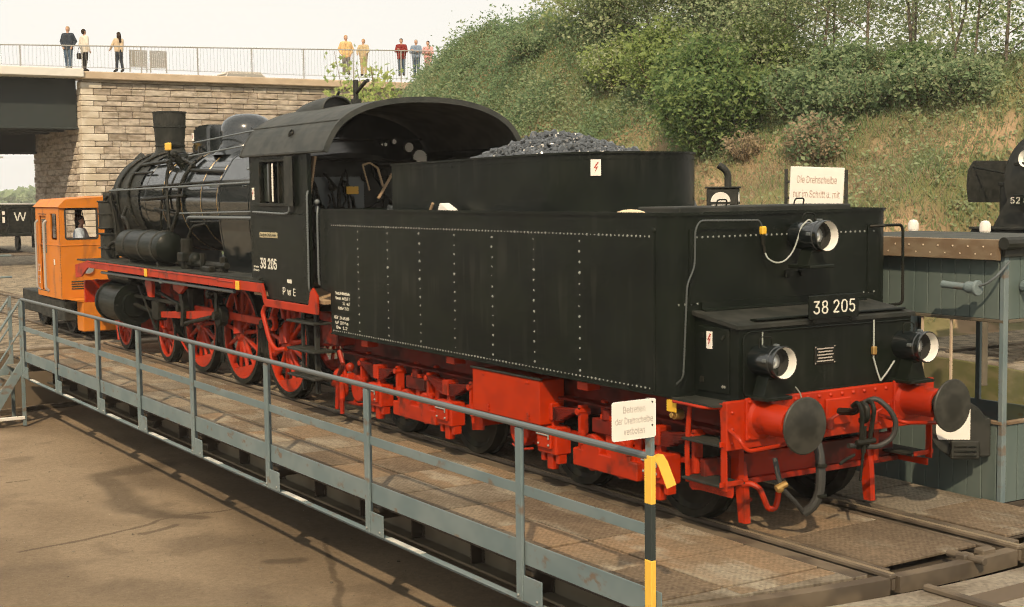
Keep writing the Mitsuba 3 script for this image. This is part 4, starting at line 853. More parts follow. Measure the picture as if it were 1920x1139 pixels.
def vent_shell(r, h, L, n=14, m=9, x0=-9.40, c=(-.53, 4.115)):
    v, f = [], []
    for a in range(m):
        t = a / (m - 1); k_ = math.sqrt(max(0.0, 1 - t ** 2.2)); hh = h * k_
        for b in range(n):
            q_ = math.pi * b / (n - 1)
            v.append((x0 - L * t, c[0] + r * (.35 + .65 * k_) * math.cos(q_), c[1] - .03 + .02 * k_ + hh * math.sin(q_) + .01))
    for a in range(m - 1):
        for b in range(n - 1):
            o = a * n + b
            f += [(o, o + n, o + 1), (o + 1, o + n, o + n + 1)]
    return np.array(v), np.array(f)
vo, vi = vent_shell(.235, .185, 1.25), vent_shell(.215, .168, 1.15)
add('roof_vent', M(vo, (vi[0], vi[1][:, ::-1])), 'm_roof', roof, smooth=50)
add('vent_shade_fill', prism([(-.53 + .215 * math.cos(q_), 4.09 + .19 * math.sin(q_)) for q_ in np.linspace(0, math.pi, 14)], 'x', -9.52, -9.50), 'm_rubber', roof)  # added black sheet standing in for the shade inside the vent
add('vent_lip', tube([(-9.40, -.53 + .225 * math.cos(q_), 4.115 + .177 * math.sin(q_)) for q_ in np.linspace(0, math.pi, 14)], .014, 6), 'm_roof', roof, smooth=40)
add('roof_lamp', M(cbox((-11.35, -.05, 4.26), (.45, .12, .05), .01), box(-11.2, -11.0, -.08, 0, 3.75, 4.26, .01)), 'm_black_matt', loco)
add('roof_lamp_top', M(cbox((-11.4, -.05, 4.292), (.32, .10, .012), .004)), 'm_white_paint', loco)
add('whistle_lever', M(tube([(-10.75, -.05, 4.16), (-10.45, .0, 4.44)], .02, 8), cbox((-10.7, -.05, 4.20), (.2, .12, .06), .01)), 'm_black_matt', loco)
# inside the cab: backhead, pipes, gauges, hood
bh = add('backhead', M(prism(sg.Polygon([(.0, 3.55), (.5, 3.5), (.78, 3.25), (.85, 2.8), (.8, 1.7), (-.8, 1.7), (-.85, 2.8), (-.78, 3.25), (-.5, 3.5)]), 'x', -10.46, -10.12), box(-10.12, -10.05, -.28, .28, 1.85, 2.3, .02)), 'm_black_matt', loco, smooth=30)
gp = []
R_ = np.random.default_rng(5)
for q in range(16):
    y0, z0 = R_.uniform(-.85, .85), R_.uniform(2.5, 3.5)
    gp.append(tube(bend([(-10.1, y0, z0), (-9.95, y0 + R_.uniform(-.1, .1), z0 - .1), (-9.9, y0 + R_.uniform(-.2, .2), z0 - R_.uniform(.2, .5)), (-10.0, y0 + R_.uniform(-.3, .3), z0 - R_.uniform(.5, .8))], .08), R_.uniform(.012, .03), 7))
for q in range(8):
    y0, z0 = R_.uniform(-.8, .8), R_.uniform(2.4, 3.3)
    gp.append(cyl((-10.0, y0, z0), (-9.97, y0, z0), .07, n=14))
gp.append(tube([(-9.9, -.9, 3.45), (-9.9, .95, 3.42)], .02, 8))
gp.append(tube([(-10.0, -.8, 3.72), (-10.0, 1.1, 3.74)], .014, 6))
gp.append(box(-10.4, -9.96, .35, 1.2, 3.35, 3.40, .01))
add('pipework', M(*gp), 'm_iron', bh)
for y, z, r in ((1.02, 3.47, .13), (.84, 3.62, .085), (.60, 3.70, .05), (.46, 3.66, .04), (.40, 3.66, .03)):
    gk = add('pressure_gauge', lathe((-9.95, y, z), (1, 0, 0), [(0, 0), (r, 0), (r, .05), (r - .012, .055), (r - .015, .045), (0, .045)], 20), 'm_iron', bh)
    add('dial', lathe((-9.903, y, z), (1, 0, 0), [(r - .016, 0), (0, .001)], 18), 'm_white_paint', gk)
add('fire_tool', M(tube([(-8.8, -.465, 3.34), (-8.8, -.37, 3.0)], .012, 8), tube([(-8.8, -.24, 3.30), (-8.8, -.165, 3.05)], .018, 8), tube([(-8.8, -.465, 3.34), (-8.8, -.36, 3.37), (-8.8, -.24, 3.30)], .014, 8), tube([(-8.8, -.02, 3.22), (-8.8, -.24, 2.89)], .022, 8)), 'm_wood', loco)
add('number_tag', cbox((-9.88, -.10, 3.005), (.02, .19, .11), .01), 'm_tape_yellow', loco)
add('cab_seat', M(box(-9.9, -9.4, -1.35, -.95, 2.15, 2.22, .02), box(-9.7, -9.6, -1.2, -1.1, 1.6, 2.15, .01)), 'm_wood', loco)
add('cab_door_post', M(prism([(-9.50, 1.62), (-9.20, 1.62), (-8.83, 2.60), (-8.50, 3.45), (-8.58, 3.45), (-8.98, 2.66)], 'y', -1.30, -1.27)), 'm_wood', loco, label='leaning wooden post in the cab entrance')
add('cab_inner_wall', M(box(-10.045, -10.03, -.62, .16, 2.70, 3.20, .004)), 'm_pipe', loco)
add('valve_stand', M(*[tube(bend([(-9.96, y0, 3.25), (-9.93, y1, 3.0), (-9.95, y2, 2.7)], .1), .018, 7) for y0, y1, y2 in ((-.45, -.40, -.33), (-.2, -.30, -.30), (-.5, -.27, -.28))], ball((-9.95, -.38, 3.05), .06, 6), ball((-9.95, -.20, 3.10), .05, 6)), 'm_iron', loco)
# cab steps and red stay, near and far side
for s in (-1, 1):
    st = add('cab_steps', M(box(-8.52, -8.46, s * 1.30, s * 1.36, .35, 1.5, .006), box(-8.98, -8.93, s * 1.30, s * 1.34, .35, 1.45, .006)), 'm_black_matt', loco)
    for z in (1.27, .90, .55):
        add('tread', box(-9.15, -8.28, s * 1.15, s * 1.48, z, z + .03, .006), 'm_black_matt', st)
    add('stay', tube(bend([(-9.92, s * 1.45, 1.42), (-9.98, s * 1.47, 1.33), (-9.80, s * 1.45, .95), (-9.70, s * 1.40, .82), (-9.45, s * 1.36, .86)], .08), .032, 10), 'm_red', loco)
add('rear_beam', M(box(-8.6, -8.15, -1.2, 1.2, 1.0, 1.42, .01), box(-8.4, -8.2, -.9, -.7, .5, 1.0, .01)), 'm_red_dirty', loco)
ij = add('injector', M(cyl((-8.35, -1.15, .50), (-7.85, -1.15, .62), .07, n=12), tube(bend([(-8.1, -1.2, .95), (-7.95, -1.2, .7), (-8.0, -1.15, .4), (-8.3, -1.1, .3)], .1), .03, 8), cyl((-8.0, -1.22, .30), (-8.0, -1.22, .66), .035, n=10), ball((-8.2, -1.15, .62), .09, 6), ball((-7.9, -1.15, .75), .06, 6)), 'm_red', loco)
add('pipe', M(tube(bend([(-8.1, -1.25, .2), (-8.05, -1.25, .6), (-7.9, -1.25, .8)], .05), .03, 8), tube([(-8.25, -1.05, .25), (-7.6, -1.05, .28)], .025, 8), cyl((-7.95, -1.25, .15), (-7.95, -1.25, .35), .03, n=8)), 'm_red_dirty', ij)
# ================================================================ TURNTABLE, PIT, GROUND
TCX, TR = -9.72, 10.55
def tx_end(y, r=TR): return TCX + math.sqrt(r * r - y * y)
def ring_sheet(r0, r1, z, n=160, a0=0, a1=2 * math.pi):
    return lathe((TCX, 0, z), (0, 0, 1), [(r1, 0), (r0, 0)], n, a0, a1)

def grid_disc(r, z, n=60, amp=.012):
    rr = np.linspace(0, r, n); prof = [(a, 0) for a in rr]
    v, f = lathe((TCX, 0, z), (0, 0, 1), prof[::-1], 120)
    v = v.copy(); v[:, 2] += amp * (meshkit.fbm(v * [.9, .9, 0], 3) - .5) * 2
    return v, f
PZ = -1.20
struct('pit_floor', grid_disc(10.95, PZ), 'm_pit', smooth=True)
struct('pit_wall', lathe((TCX, 0, 0), (0, 0, 1), [(10.95, PZ - .05), (10.78, PZ + .0), (10.78, -.09), (10.80, -.07)], 180), 'm_moss_wall', smooth=30)
struct('pit_kerb', lathe((TCX, 0, 0), (0, 0, 1), [(10.801, -.10), (10.80, -.068), (10.82, -.056), (11.26, -.053), (11.28, -.08)], 180), 'm_apron', smooth=30)
pr = add('pit_rail', M(lathe((TCX, 0, PZ), (0, 0, 1), [(10.05, .02), (10.05, .10), (10.12, .10), (10.12, .02)], 160)), 'm_rail', smooth=30, kind='structure')
# grit lying on the pit floor
def grit(n):
    R = np.random.default_rng(6)
    b = trimesh.creation.icosphere(subdivisions=0); bv, bf = np.array(b.vertices), np.array(b.faces)
    x, y = R.uniform(-16, 2, n), R.uniform(-7.5, -1.6, n); s = R.uniform(.003, .009, n) * (1 + 1.5 * (R.random(n) < .04))
    v = bv[None] * (s[:, None, None] * R.uniform(.6, 1.2, (n, 12, 1))) * [1, 1, .7] + np.stack([x, y, np.full(n, PZ + .004)], 1)[:, None]
    return v.reshape(-1, 3), (bf[None] + 12 * np.arange(n)[:, None, None]).reshape(-1, 3)
add('grit', grit(2600), 'm_ballast', smooth=False, label='fine grit and small stones scattered over the brown pit floor', cat='grit', kind='stuff')
# yard ground with the round hole of the pit
gr = [11.2, 11.6, 12.5, 14, 17, 22, 30, 45, 70, 120, 250, 600]
v, f = lathe((TCX, 0, -.062), (0, 0, 1), [(r, 0) for r in gr[::-1]], 140)
struct('ground', (v, f), 'm_ballast', smooth=True)
struct('moss_ground', prism(sg.Polygon([(-9.4, 8.0), (3.5, 2.7), (7, 4.4), (-2, 12.4), (-8.4, 10.4)]).difference(sg.Point(TCX, 0).buffer(11.30, 40)), 'z', -.075, -.057), 'm_moss')
struct('apron', prism(sg.Polygon([(-.5, -8), (6, -8), (6, 2.6), (1.0, 3.4)]).difference(sg.Point(TCX, 0).buffer(11.29, 60)), 'z', -.08, -.058), 'm_apron')

tt = thing('turntable', 'steel turntable bridge with rusty plate deck carrying the steam locomotive across the pit', 'turntable')
# deck plates, one by one
R_ = np.random.default_rng(21)
xs = np.arange(-3.18 - .86 * 19, .9, .86)
rows = [(-2.80, -2.02), (-1.99, -1.02), (-.57, .57), (1.02, 2.0)]
for ri, (y0, y1) in enumerate(rows):
    for k in range(len(xs)):
        xa, xb = xs[k] + .012, xs[k] + .86 - .012
        lim = tx_end(max(abs(y0), abs(y1))) - .20
        if ri == 2 and k % 2: continue
        if ri == 2: xb = xs[k] + 1.72 - .012
        if xa > lim - .15: continue
        xb = min(xb, lim if ri != 2 else lim - .12)
        dz = R_.uniform(-.006, .005)
        m = box(xa, xb, y0, y1, -.055, -.022 + dz, .007)
        v = m[0].copy(); v[:, 2] += (v[:, 0] - xa) * R_.uniform(-.008, .008)
        add('deck_plate', (v, m[1]), f'm_plate_{R_.integers(0, 4)}', tt, smooth=20)
add('deck_seam', M(box(xs[0], .35, -2.82, -.99, -.075, -.058, .002), box(xs[0], .70, -.72, .72, -.135, -.118, .002), box(xs[0], .45, .99, 2.03, -.075, -.058, .002)), 'm_plate_edge', tt)
for s in (-1, 1):
    add('rail', M(box(-20.2, tx_end(.75) - .012, s * .7175, s * .79, -.045, 0, .012), box(-20.2, tx_end(.75) - .012, s * .735, s * .77, -.13, -.045, .002)), 'm_rail', tt)
    add('rail_tread', box(-20.2, tx_end(.75) - .02, s * .735, s * .772, -.004, .0035, .002), 'm_rail_top', tt)
    add('rail_bed', M(box(-20.2, .60, s * .585, s * .64, -.08, -.030, .004), box(-20.2, .60, s * .83, s * .99, -.08, -.032, .004)), 'm_rail', tt)
end = sg.Point(TCX, 0).buffer(TR, 160)
endring = end.difference(sg.Point(TCX, 0).buffer(TR - .11, 160)).intersection(sg.box(0, -2.82, 2, 2.03))
cut = endring.difference(sg.box(-3, -.80, 3, -.70)).difference(sg.box(-3, .70, 3, .80))
for g in cut.geoms:
    add('end_beam', prism(g, 'z', -.16, -.030), 'm_rail', tt)
add('end_wear_plate', prism(sg.Point(TCX, 0).buffer(TR - .185, 160).difference(sg.Point(TCX, 0).buffer(TR - .42, 160)).intersection(sg.box(-.3, -2.80, 2, -.85)), 'z', -.058, -.036), 'm_plate_3', tt)
lbk = add('lock_bolt', cyl((.55, .15, -.02), (.92, .15, -.02), .032, n=12), 'm_rail', tt)
add('guide', cbox((.72, .15, -.02), (.10, .12, .06), .01), 'm_rail', lbk)
add('lock_housing', cbox((.70, .42, -.015), (.10, .16, .05), .01), 'm_rail', tt)
# girders below
for y in (-1.85, 1.85):
    add('girder', M(box(-19.9, .3, y - .01, y + .01, -.70, -.10, .002), box(-19.9, .3, y - .16, y + .16, -.10, -.078, .002), box(-19.9, .3, y - .16, y + .16, -.725, -.70, .002)), 'm_girder', tt)
for k, x in enumerate(np.arange(-19.5, .2, 1.23)):
    add('girder_stiffener', M(box(x - .012, x + .012, -1.99, -1.862, -.695, -.105, .003), box(x - .05, x + .05, -1.873, -1.862, -.695, -.105, .003)), 'm_plate_edge', tt)
add('carrying_wheel', M(*[cyl((x, y - .06, PZ + .42), (x, y + .06, PZ + .42), .32, n=26) for x in (-19.0, -.6) for y in (-1.3, 1.3)]), 'm_iron', tt)

# near railing of the turntable
PX = [-17.67, -15.40, -12.93, -10.93, -8.74, -6.31, -3.82, -1.11]
rl = thing('turntable_railing', 'blue grey steel railing with kick plate along the near side of the turntable', 'railing')
RY = -2.95
for x in PX:
    pk = add('post', M(box(x - .045, x + .045, RY - .012, RY + .012, -.30, 1.10, .004), box(x - .045, x - .033, RY + .012, RY + .07, -.30, 1.10, .003)), 'm_grey', rl)
    add('post_foot', M(box(x + .046, x + .31, RY - .004, RY + .010, -.30, -.085, .004)), 'm_grey', pk)
    add('arm', M(box(x - .045, x + .045, RY + .08, -1.87, -.115, -.060, .004), box(x - .045, x - .033, RY + .08, -1.87, -.20, -.116, .003)), 'm_plate_edge', pk)
    add('foot_bolt', M(*[dome((x + a, RY - .014 if a < 0 else RY - .005, -.255), (0, -1, 0), .013, .012, 6) for a in (-.01, .25)]), 'm_rivet', pk)
add('top_rail', M(tube([(-17.67, RY, 1.13), (-8, RY, 1.13), (.56, RY, 1.13)], .026, 10)), 'm_pipe', rl)
add('mid_rail', M(box(-17.67, .54, RY + .013, RY + .022, .56, .645, .003)), 'm_grey', rl)
add('kick_plate', M(box(-17.67, .66, RY + .024, RY + .034, -.005, .185, .004)), 'm_grey', rl)
add('lower_beam', M(box(-17.67, .3, RY + .015, RY + .085, -.312, -.302, .003), box(-17.67, .3, RY + .075, RY + .085, -.36, -.313, .003)), 'm_grey', rl)
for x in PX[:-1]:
    add('painted_light_patch', box(x + .32, x + R_.uniform(.75, 1.0), RY + .018, RY + .082, -.3015, -.296, .001), 'm_painted_light', rl)  # sunlit stretches of the beam painted on as paler strips
ek = add('end_post', M(box(.535, .605, RY - .016, RY + .016, -.35, 1.30, .004)), 'm_grey', rl)
add('tape', M(box(.530, .610, RY - .021, RY + .021, .80, 1.14, .004)), 'm_tape_yellow', ek)
add('black_tape', M(box(.531, .609, RY - .020, RY + .020, .405, .799, .003)), 'm_bridge_dark', ek)
add('tape', M(box(.530, .610, RY - .021, RY + .021, -.10, .404, .004)), 'm_tape_yellow', ek)
fl = np.array([(.60, RY + .0, 1.140), (.615, RY + .035, 1.135), (.63, RY + .065, 1.08), (.645, RY + .09, 1.00), (.66, RY + .115, .92)])
wv = np.array([-.03, -.035, .0]) 
wd = np.array([.016, .026, .014])
fv = np.vstack([fl - wd, fl + wd, fl - wd + [.004, .003, .002], fl + wd + [.004, .003, .002]]); n_ = len(fl)
ff = []
for i in range(n_ - 1):
    a, b = i, i + n_
    ff += [(a, b, a + 1), (a + 1, b, b + 1), (a + 2 * n_, a + 1 + 2 * n_, b + 2 * n_), (a + 1 + 2 * n_, b + 1 + 2 * n_, b + 2 * n_)]
add('tape_flap', (fv, np.array(ff)), 'm_tape_yellow', ek, smooth=False)
add('brace', M(prism([(.62, -.005), (.66, -.005), (.80, -.20), (.62, -.30)], 'y', RY + .02, RY + .03)), 'm_grey', ek)
sg_ = thing('warning_sign', 'white enamel sign reading Betreten der Drehscheibe verboten on the railing end post', 'sign')
add('panel', prism(sg.box(RY - .355, 1.275, RY + .020, 1.545).buffer(-.02).buffer(.02), 'x', .607, .613), 'm_white', sg_)
add('lettering', M(*[text(t, .046, (.6135, RY - .168, 1.485 - .075 * i), (0, 1, 0), (0, 0, 1), .001, w) for i, (t, w) in enumerate((('Betreten', .19), ('der Drehscheibe', .32), ('verboten', .18)))]), 'm_text_grey', sg_)
add('post', box(.54, .6, RY - .014, RY + .014, 1.301, 1.54, .004), 'm_grey', sg_)
add('screw', M(*[dome((.613, RY - .012, z), (1, 0, 0), .008, .005, 6) for z in (1.52, 1.36)]), 'm_iron', sg_)

# stairs and gate rail at the far left end of the turntable
st = thing('steel_stairs', 'grey steel stair with handrails at the far left end of the turntable', 'stairs')
X0, X1 = -18.6, -17.75
for x in (X0, X1):
    add('stringer', prism([(RY, .06), (RY, -.20), (RY - .62, -1.18), (RY - .86, -1.18)], 'x', x - .02, x + .02), 'm_grey', st)
    add('handrail', M(tube(bend([(x, RY, 1.10), (x, RY - .75, .05), (x, RY - .95, -.22)], .1), .024, 8), tube([(x, RY - .02, .55), (x, RY - .75, -.50)], .018, 8)), 'm_grey', st)
    add('post', M(box(x - .03, x + .03, RY - .03, RY + .03, -1.18, 1.12, .004), box(x - .025, x + .025, RY - .82, RY - .77, -1.18, .05, .004)), 'm_grey', st)
for i in range(5):
    add('tread', box(X0 + .03, X1 - .03, RY - .10 - .15 * i, RY + .10 - .15 * i, -.16 - .2 * i, -.135 - .2 * i, .004), 'm_girder', st)
add('base_bar', M(box(X0, X1 + .05, RY - .95, RY - .86, -1.06, -.99, .006), box(X1 - .01, X1 + .05, RY - .86, RY, -1.06, -1.0, .006)), 'm_bridge_white', st)
gt = thing('end_railing', 'grey railing with upright bars across the far end behind the stairs', 'railing')
for y in (-2.9, -3.3, -3.75, -4.3):
    add('post', box(-20.52, -20.46, y - .025, y + .025, -1.15, 1.15, .004), 'm_grey', gt)
add('top_rail', tube([(-20.49, -2.88, 1.15), (-20.49, -6.0, 1.15)], .022, 8), 'm_grey', gt)
add('mid_rail', tube([(-20.49, -2.88, .2), (-20.49, -6.0, .2)], .022, 8), 'm_grey', gt)

# ================================================================ OPERATOR CABIN
cb = thing('operator_cabin', 'grey boarded turntable operator cabin with windows and a rusty roof edge beside the tender', 'cabin')
KY, KX0, KX1, KD = 2.05, -3.2, -.42, 2.0
def boards(x0, x1, y, z0, z1, name, nw=.17, face='y'):
    for k, x in enumerate(np.arange(x0, x1 - .01, nw)):
        xe = min(x + nw - .006, x1)
        d = R_.uniform(0, .004)
        m = box(x, xe, y - d, y + .03, z0, z1, .005) if face == 'y' else box(y - .03, y + d, x, xe, z0, z1, .005)
        add(name, m, 'm_grey_board', cb)
boards(KX0, KX1 - .05, KY, -.05, .70, 'lower_board')
boards(KX0, KX1 - .05, KY, 1.705, 2.30, 'upper_board')
boards(KY + .06, KY + KD, KX1, -.05, .70, 'side_board', face='x')
boards(KY + .06, KY + KD, KX1, 1.705, 2.30, 'side_board', face='x')
add('corner_post', box(KX1 - .048, KX1 + .008, KY - .01, KY + .055, -.05, 2.36, .006), 'm_grey', cb)
add('back_wall', M(box(KX0, KX1, KY + KD - .03, KY + KD, -.05, .55, .004), *[box(x - .03, x + .03, KY + KD - .04, KY + KD - .0, .55, 1.8, .004) for x in (KX0 + .05, -2.3, -1.35, KX1 - .05)], box(KX0, KX1, KY + KD - .03, KY + KD, 1.75, 2.3, .004), box(KX0, KX0 + .03, KY, KY + KD, -.05, 2.3, .004)), 'm_grey', cb)
add('floor', box(KX0, KX1, KY + .04, KY + KD, -.12, -.06, .004), 'm_plate_edge', cb)
add('sill', M(box(KX0, KX1, KY - .02, KY + .05, .701, .733, .004), box(KX1 - .045, KX1 + .022, KY + .055, KY + KD, .701, .733, .004)), 'm_rust_band', cb)
add('window_head', M(box(KX0, KX1, KY - .012, KY + .05, 1.672, 1.704, .004), box(KX1 - .045, KX1 + .014, KY + .055, KY + KD, 1.672, 1.704, .004)), 'm_girder', cb)
wn = add('window', M(*[box(x - .012, x + .012, KY + .005, KY + .03, .734, 1.671, .003) for x in (-1.41, -1.05)], *[box(KX1 - .025, KX1, y - .012, y + .012, .734, 1.671, .003) for y in (KY + .5, KY + 1.0, KY + 1.5)]), 'm_coping', cb)
add('pane', (np.array([[KX0, KY + .018, .733], [KX1 - .04, KY + .018, .733], [KX1 - .04, KY + .018, 1.672], [KX0, KY + .018, 1.672]]), np.array([[0, 1, 2], [0, 2, 3]])), 'm_glass', wn)
add('pane', (np.array([[KX1 - .014, KY + .06, .733], [KX1 - .014, KY + KD, .733], [KX1 - .014, KY + KD, 1.672], [KX1 - .014, KY + .06, 1.672]]), np.array([[0, 1, 2], [0, 2, 3]])), 'm_glass', wn)
add('roof', M(box(KX0 - .1, KX1 + .02, KY - .04, KY + KD + .1, 2.40, 2.44, .01)), 'm_roof', cb)
fk = add('roof_edge', M(prism([(KY - .10, 2.27), (KY - .12, 2.275), (KY - .105, 2.46), (KY - .06, 2.465), (KY - .06, 2.27)], 'x', KX0 - .1, KX1 - .0)), 'm_rust_band', cb)
add('edge_bolt', M(*[dome((x, KY - .113, 2.36 + .035 * (-1) ** k), (0, -1, 0), .010, .007, 6) for k, x in enumerate(np.arange(-2.2, KX1, .09))]), 'm_coping', fk)
add('side_gutter', M(tube([(KX1 + .06, KY - .10, 2.43), (KX1 + .06, KY + KD, 2.43)], .06, 10), box(KX1 + .0, KX1 + .04, KY - .05, KY + KD, 2.30, 2.40, .004)), 'm_black_matt', cb)
add('side_lamp', M(cyl((KX1 + .02, KY + .25, 2.02), (KX1 + .25, KY + .22, 2.0), .06, n=12)), 'm_grey', cb)
hk = thing('loudspeaker', 'small grey horn lamp on a bent bracket fixed to the cabin boards', 'loudspeaker')
hc = np.array([-.56, KY - .21, 2.01]); hd = np.array([-.96, -.10, .05])
add('barrel', lathe(hc, hd, [(0, 0), (.055, .0), (.058, .10), (.05, .12), (.036, .14), (.033, .30), (.038, .38), (.03, .385), (0, .36)], 18), 'm_grey', hk, smooth=40)
add('flange', cyl(hc - np.array([-.015, 0, 0]), hc + np.array([-.02, -.002, 0]), .075, n=18), 'm_grey', hk)
add('bracket', tube(bend([hc + np.array([.01, 0, .02]), hc + np.array([.10, .02, .05]), hc + np.array([.17, .06, .12]), hc + np.array([.19, .21, .25])], .04), .012, 8), 'm_pipe', hk)

# signal lanterns
sl = thing('signal_lantern', 'black round signal lantern with white face, half hidden behind the far tender buffer', 'lantern')
lc = np.array([-.69, 1.76, .665])
ld = np.array([.80, -.60, .0])
def lr(m): return move(m, lc)
ang = math.atan2(ld[1], ld[0])
def face(m): return move(rotz(m, ang), lc)
add('disc', face(cyl((-.04, 0, 0), (0, 0, 0), .27, n=36)), 'm_black_matt', sl, smooth=30)
add('face', face(prism(sg.Point(0, 0).buffer(.215).intersection(sg.box(-.3, -.105, .105, .3)), 'x', .0, .012)), 'm_white', sl)
add('housing', M(face(box(-.20, .04, -.08, .19, -.29, -.112, .012)), face(box(-.2, .0, .195, .30, -.27, .10, .01))), 'm_black_matt', sl)
add('louvre', M(*[face(box(.04, .052, -.05, .16, -.265 + .045 * i, -.25 + .045 * i, .003)) for i in range(3)]), 'm_iron', sl)
add('support', M(face(box(-.30, -.04, -.03, .03, -.05, .05, .006))), 'm_black_matt', sl)

def shlamp():
    k = thing('track_signal', 'black box signal with barred white disc and vent pipe, behind the tender', 'signal')
    c = np.array([-5.60, 3.1, 2.77]); a = math.atan2(-.72, .70)
    g = lambda m: move(rotz(m, a), c)
    add('housing', M(g(box(-.16, .16, -.20, .20, -.22, .20, .012)), g(box(-.18, .18, -.22, .22, .20, .225, .006))), 'm_black_matt', k)
    for q in (0, 1):
        f_ = (lambda m: m) if q == 0 else (lambda m: rotz((m[0] - [.0, 0, 0], m[1]), math.pi / 2))
        dk = add('disc', g(f_(prism(sg.Point(-.02 if q == 0 else 0, 0.03).buffer(.125), 'x', .1605 if q == 0 else .2005, .164 if q == 0 else .204))), 'm_white', k)
        add('bar', g(f_(prism([(-.17, -.005), (.15, -.005), (.15, .03), (-.17, .03)], 'x', .1645 if q == 0 else .2045, .168 if q == 0 else .208))), 'm_black_matt', dk)
    add('vent_pipe', g(tube(bend([(0, .06, .2), (0, .06, .38), (.02, .02, .45), (.03, -.06, .50)], .06), [.045] * 1 if False else .045, 12)), 'm_black_matt', k)
    add('post', M(cyl(c + [0, 0, -2.9], c + [0, 0, -.2], .04, n=12)), 'm_black_matt', k)
shlamp()
ns = thing('notice_board', 'white notice board reading Die Drehscheibe nur im Schritt, on posts behind the tender', 'sign')
c = np.array([-3.93, 3.1, 2.975]); a = math.atan2(-.66, .75)
g = lambda m: move(rotz(m, a), c)
add('panel', g(rotx(box(-.02, .0, -.315, .315, -.225, .235, .006), -.045)), 'm_white', ns)
add('lettering', M(*[g(rotx(text(t, .085, (.002, 0, .085 - .17 * i), (0, 1, 0), (0, 0, 1), .001, w), -.045)) for i, (t, w) in enumerate((('Die Drehscheibe', .46), ('nur im Schritt u. mit', .54)))]), 'm_sign_brown', ns)
add('post', M(g(box(-.07, -.03, -.375, -.335, -3.0, .22, .005))), 'm_black_matt', ns)
add('post', M(g(box(-.07, -.03, .325, .365, -3.0, .20, .005))), 'm_black_matt', ns)
add('bracket', M(g(box(-.05, -.022, -.36, .35, .05, .08, .004)), g(box(-.05, -.022, -.36, .35, -.14, -.11, .004))), 'm_black_matt', ns)
# ================================================================ ROAD BRIDGE AND ABUTMENT
BX = -49.0
br = thing('road_bridge', 'road bridge with white deck edge over the tracks at the far left', 'bridge')
add('deck', M(box(BX - 8.6, BX - .95, -40, 6.9, 6.95, 7.08, .02), box(BX - .94, BX + .45, -40, 6.9, 7.72, 8.06, .02), box(BX - 8.7, BX - 7.9, -40, 6.9, 7.09, 7.9, .02)), 'm_bridge_white', br)
for x in (-49.6, -51.8, -54.2, -56.6):
    add('girder', M(box(x - .25, x + .0, -40, 6.85, 5.7 if x > -56 else 4.9, 7.715 if x > -50 else 6.945, .02), box(x - .45, x + .2, -40, 6.85, 5.66 if x > -56 else 4.86, 5.74 if x > -56 else 4.94, .02)), 'm_bridge_dark', br)
ab = thing('abutment', 'squared stone bridge abutment wall with pale corner stones behind the locomotive', 'wall')
R_ = np.random.default_rng(8)
add('core', M(box(BX - 8.2, BX - .95, 6.97, 26, -1, 6.9, .01), box(BX - .949, BX - .10, 6.97, 26, -1, 7.64, .01)), 'm_mortar', ab)
add('coping', M(box(BX - .95, BX + .28, 6.86, 26, 7.66, 7.97, .03)), 'm_coping', ab)
add('under_coping_course', box(BX - .4, BX + .10, 6.93, 26, 7.56, 7.655, .02), 'm_stone_2', ab)  # narrow projecting stone course directly below the coping
z = 7.55; row = 0
rest, SC = [], 0
while z > .9:
    h = R_.uniform(.21, .33); z0 = z - h
    L = .50 if row % 2 else .85
    if row % 3 == 2: L += .2
    dq = R_.uniform(.0, .03)
    (lambda m: add('corner_stone', m, 'm_quoin', ab))(box(BX - (1.0 if row % 2 else .6), BX + dq, 6.87, 6.87 + L, z0 + .008, z - .006, .02))
    y = 6.87 + L + .02
    while y < 19.4:
        l = R_.uniform(.35, 1.15); d = R_.uniform(-.022, .016)
        m = box(BX - .35, BX + d, y + .006, y + l - .006, z0 + R_.uniform(.003, .02), z - R_.uniform(.003, .014), .025)
        if z > 3.3 and y < 18.2 and len([1]) and SC < 290:
            add('stone', m, f'm_stone_{R_.integers(0, 5)}', ab); SC += 1
        else:
            rest.append(m)
        y += l
    x = BX - (1.02 if row % 2 else .62)
    while x > BX - 8.0 and z < 7.4:
        l = R_.uniform(.6, 1.5)
        add('return_stone', box(max(x - l, BX - 8.15) + .010, x - .008, 6.88 + R_.uniform(-.03, .03), 7.2, z0 + .008, z - .008, .025), f'm_stone_{R_.integers(0, 5)}', ab)
        x -= l
    z = z0; row += 1
add('masonry', M(*rest), 'm_stone_0', ab, kind='stuff')
rg = thing('bridge_railing', 'thin steel railing along the edge of the road bridge and abutment', 'railing')
def rz_(y): return 8.06 + .83 + .030 * (y - 3.7)
ys = np.arange(-10.0, 25, 2.42)
for y in ys:
    add('post', box(BX + .10, BX + .14, y - .022, y + .022, 7.98 if y > 6.9 else 8.06, rz_(y) - .02, .004), 'm_rail_thin', rg)
add('top_rail', tube([(BX + .12, y, rz_(y)) for y in (-10, 0, 8, 16, 25)], .026, 8), 'm_rail_thin', rg)
add('bottom_rail', tube([(BX + .12, y, 8.14) for y in (-10, 0, 8, 16, 25)], .012, 6), 'm_rail_thin', rg)
add('baluster', M(*[box(BX + .115, BX + .125, y - .005, y + .005, 8.14, rz_(y), .001) for y in np.arange(-4, 25, .15)]), 'm_rail_thin', rg, kind='stuff')
struct('road', prism([(-40, 7.085), (6.9, 7.085), (26, 7.1), (60, 7.1), (60, 6.91), (6.95, 6.91), (6.95, 7.082), (-40, 7.082)], 'x', BX - 7.85, BX - .96), 'm_concrete')
lp = thing('louvred_panel', 'pair of grey slatted panels standing on the bridge behind the railing', 'panel')
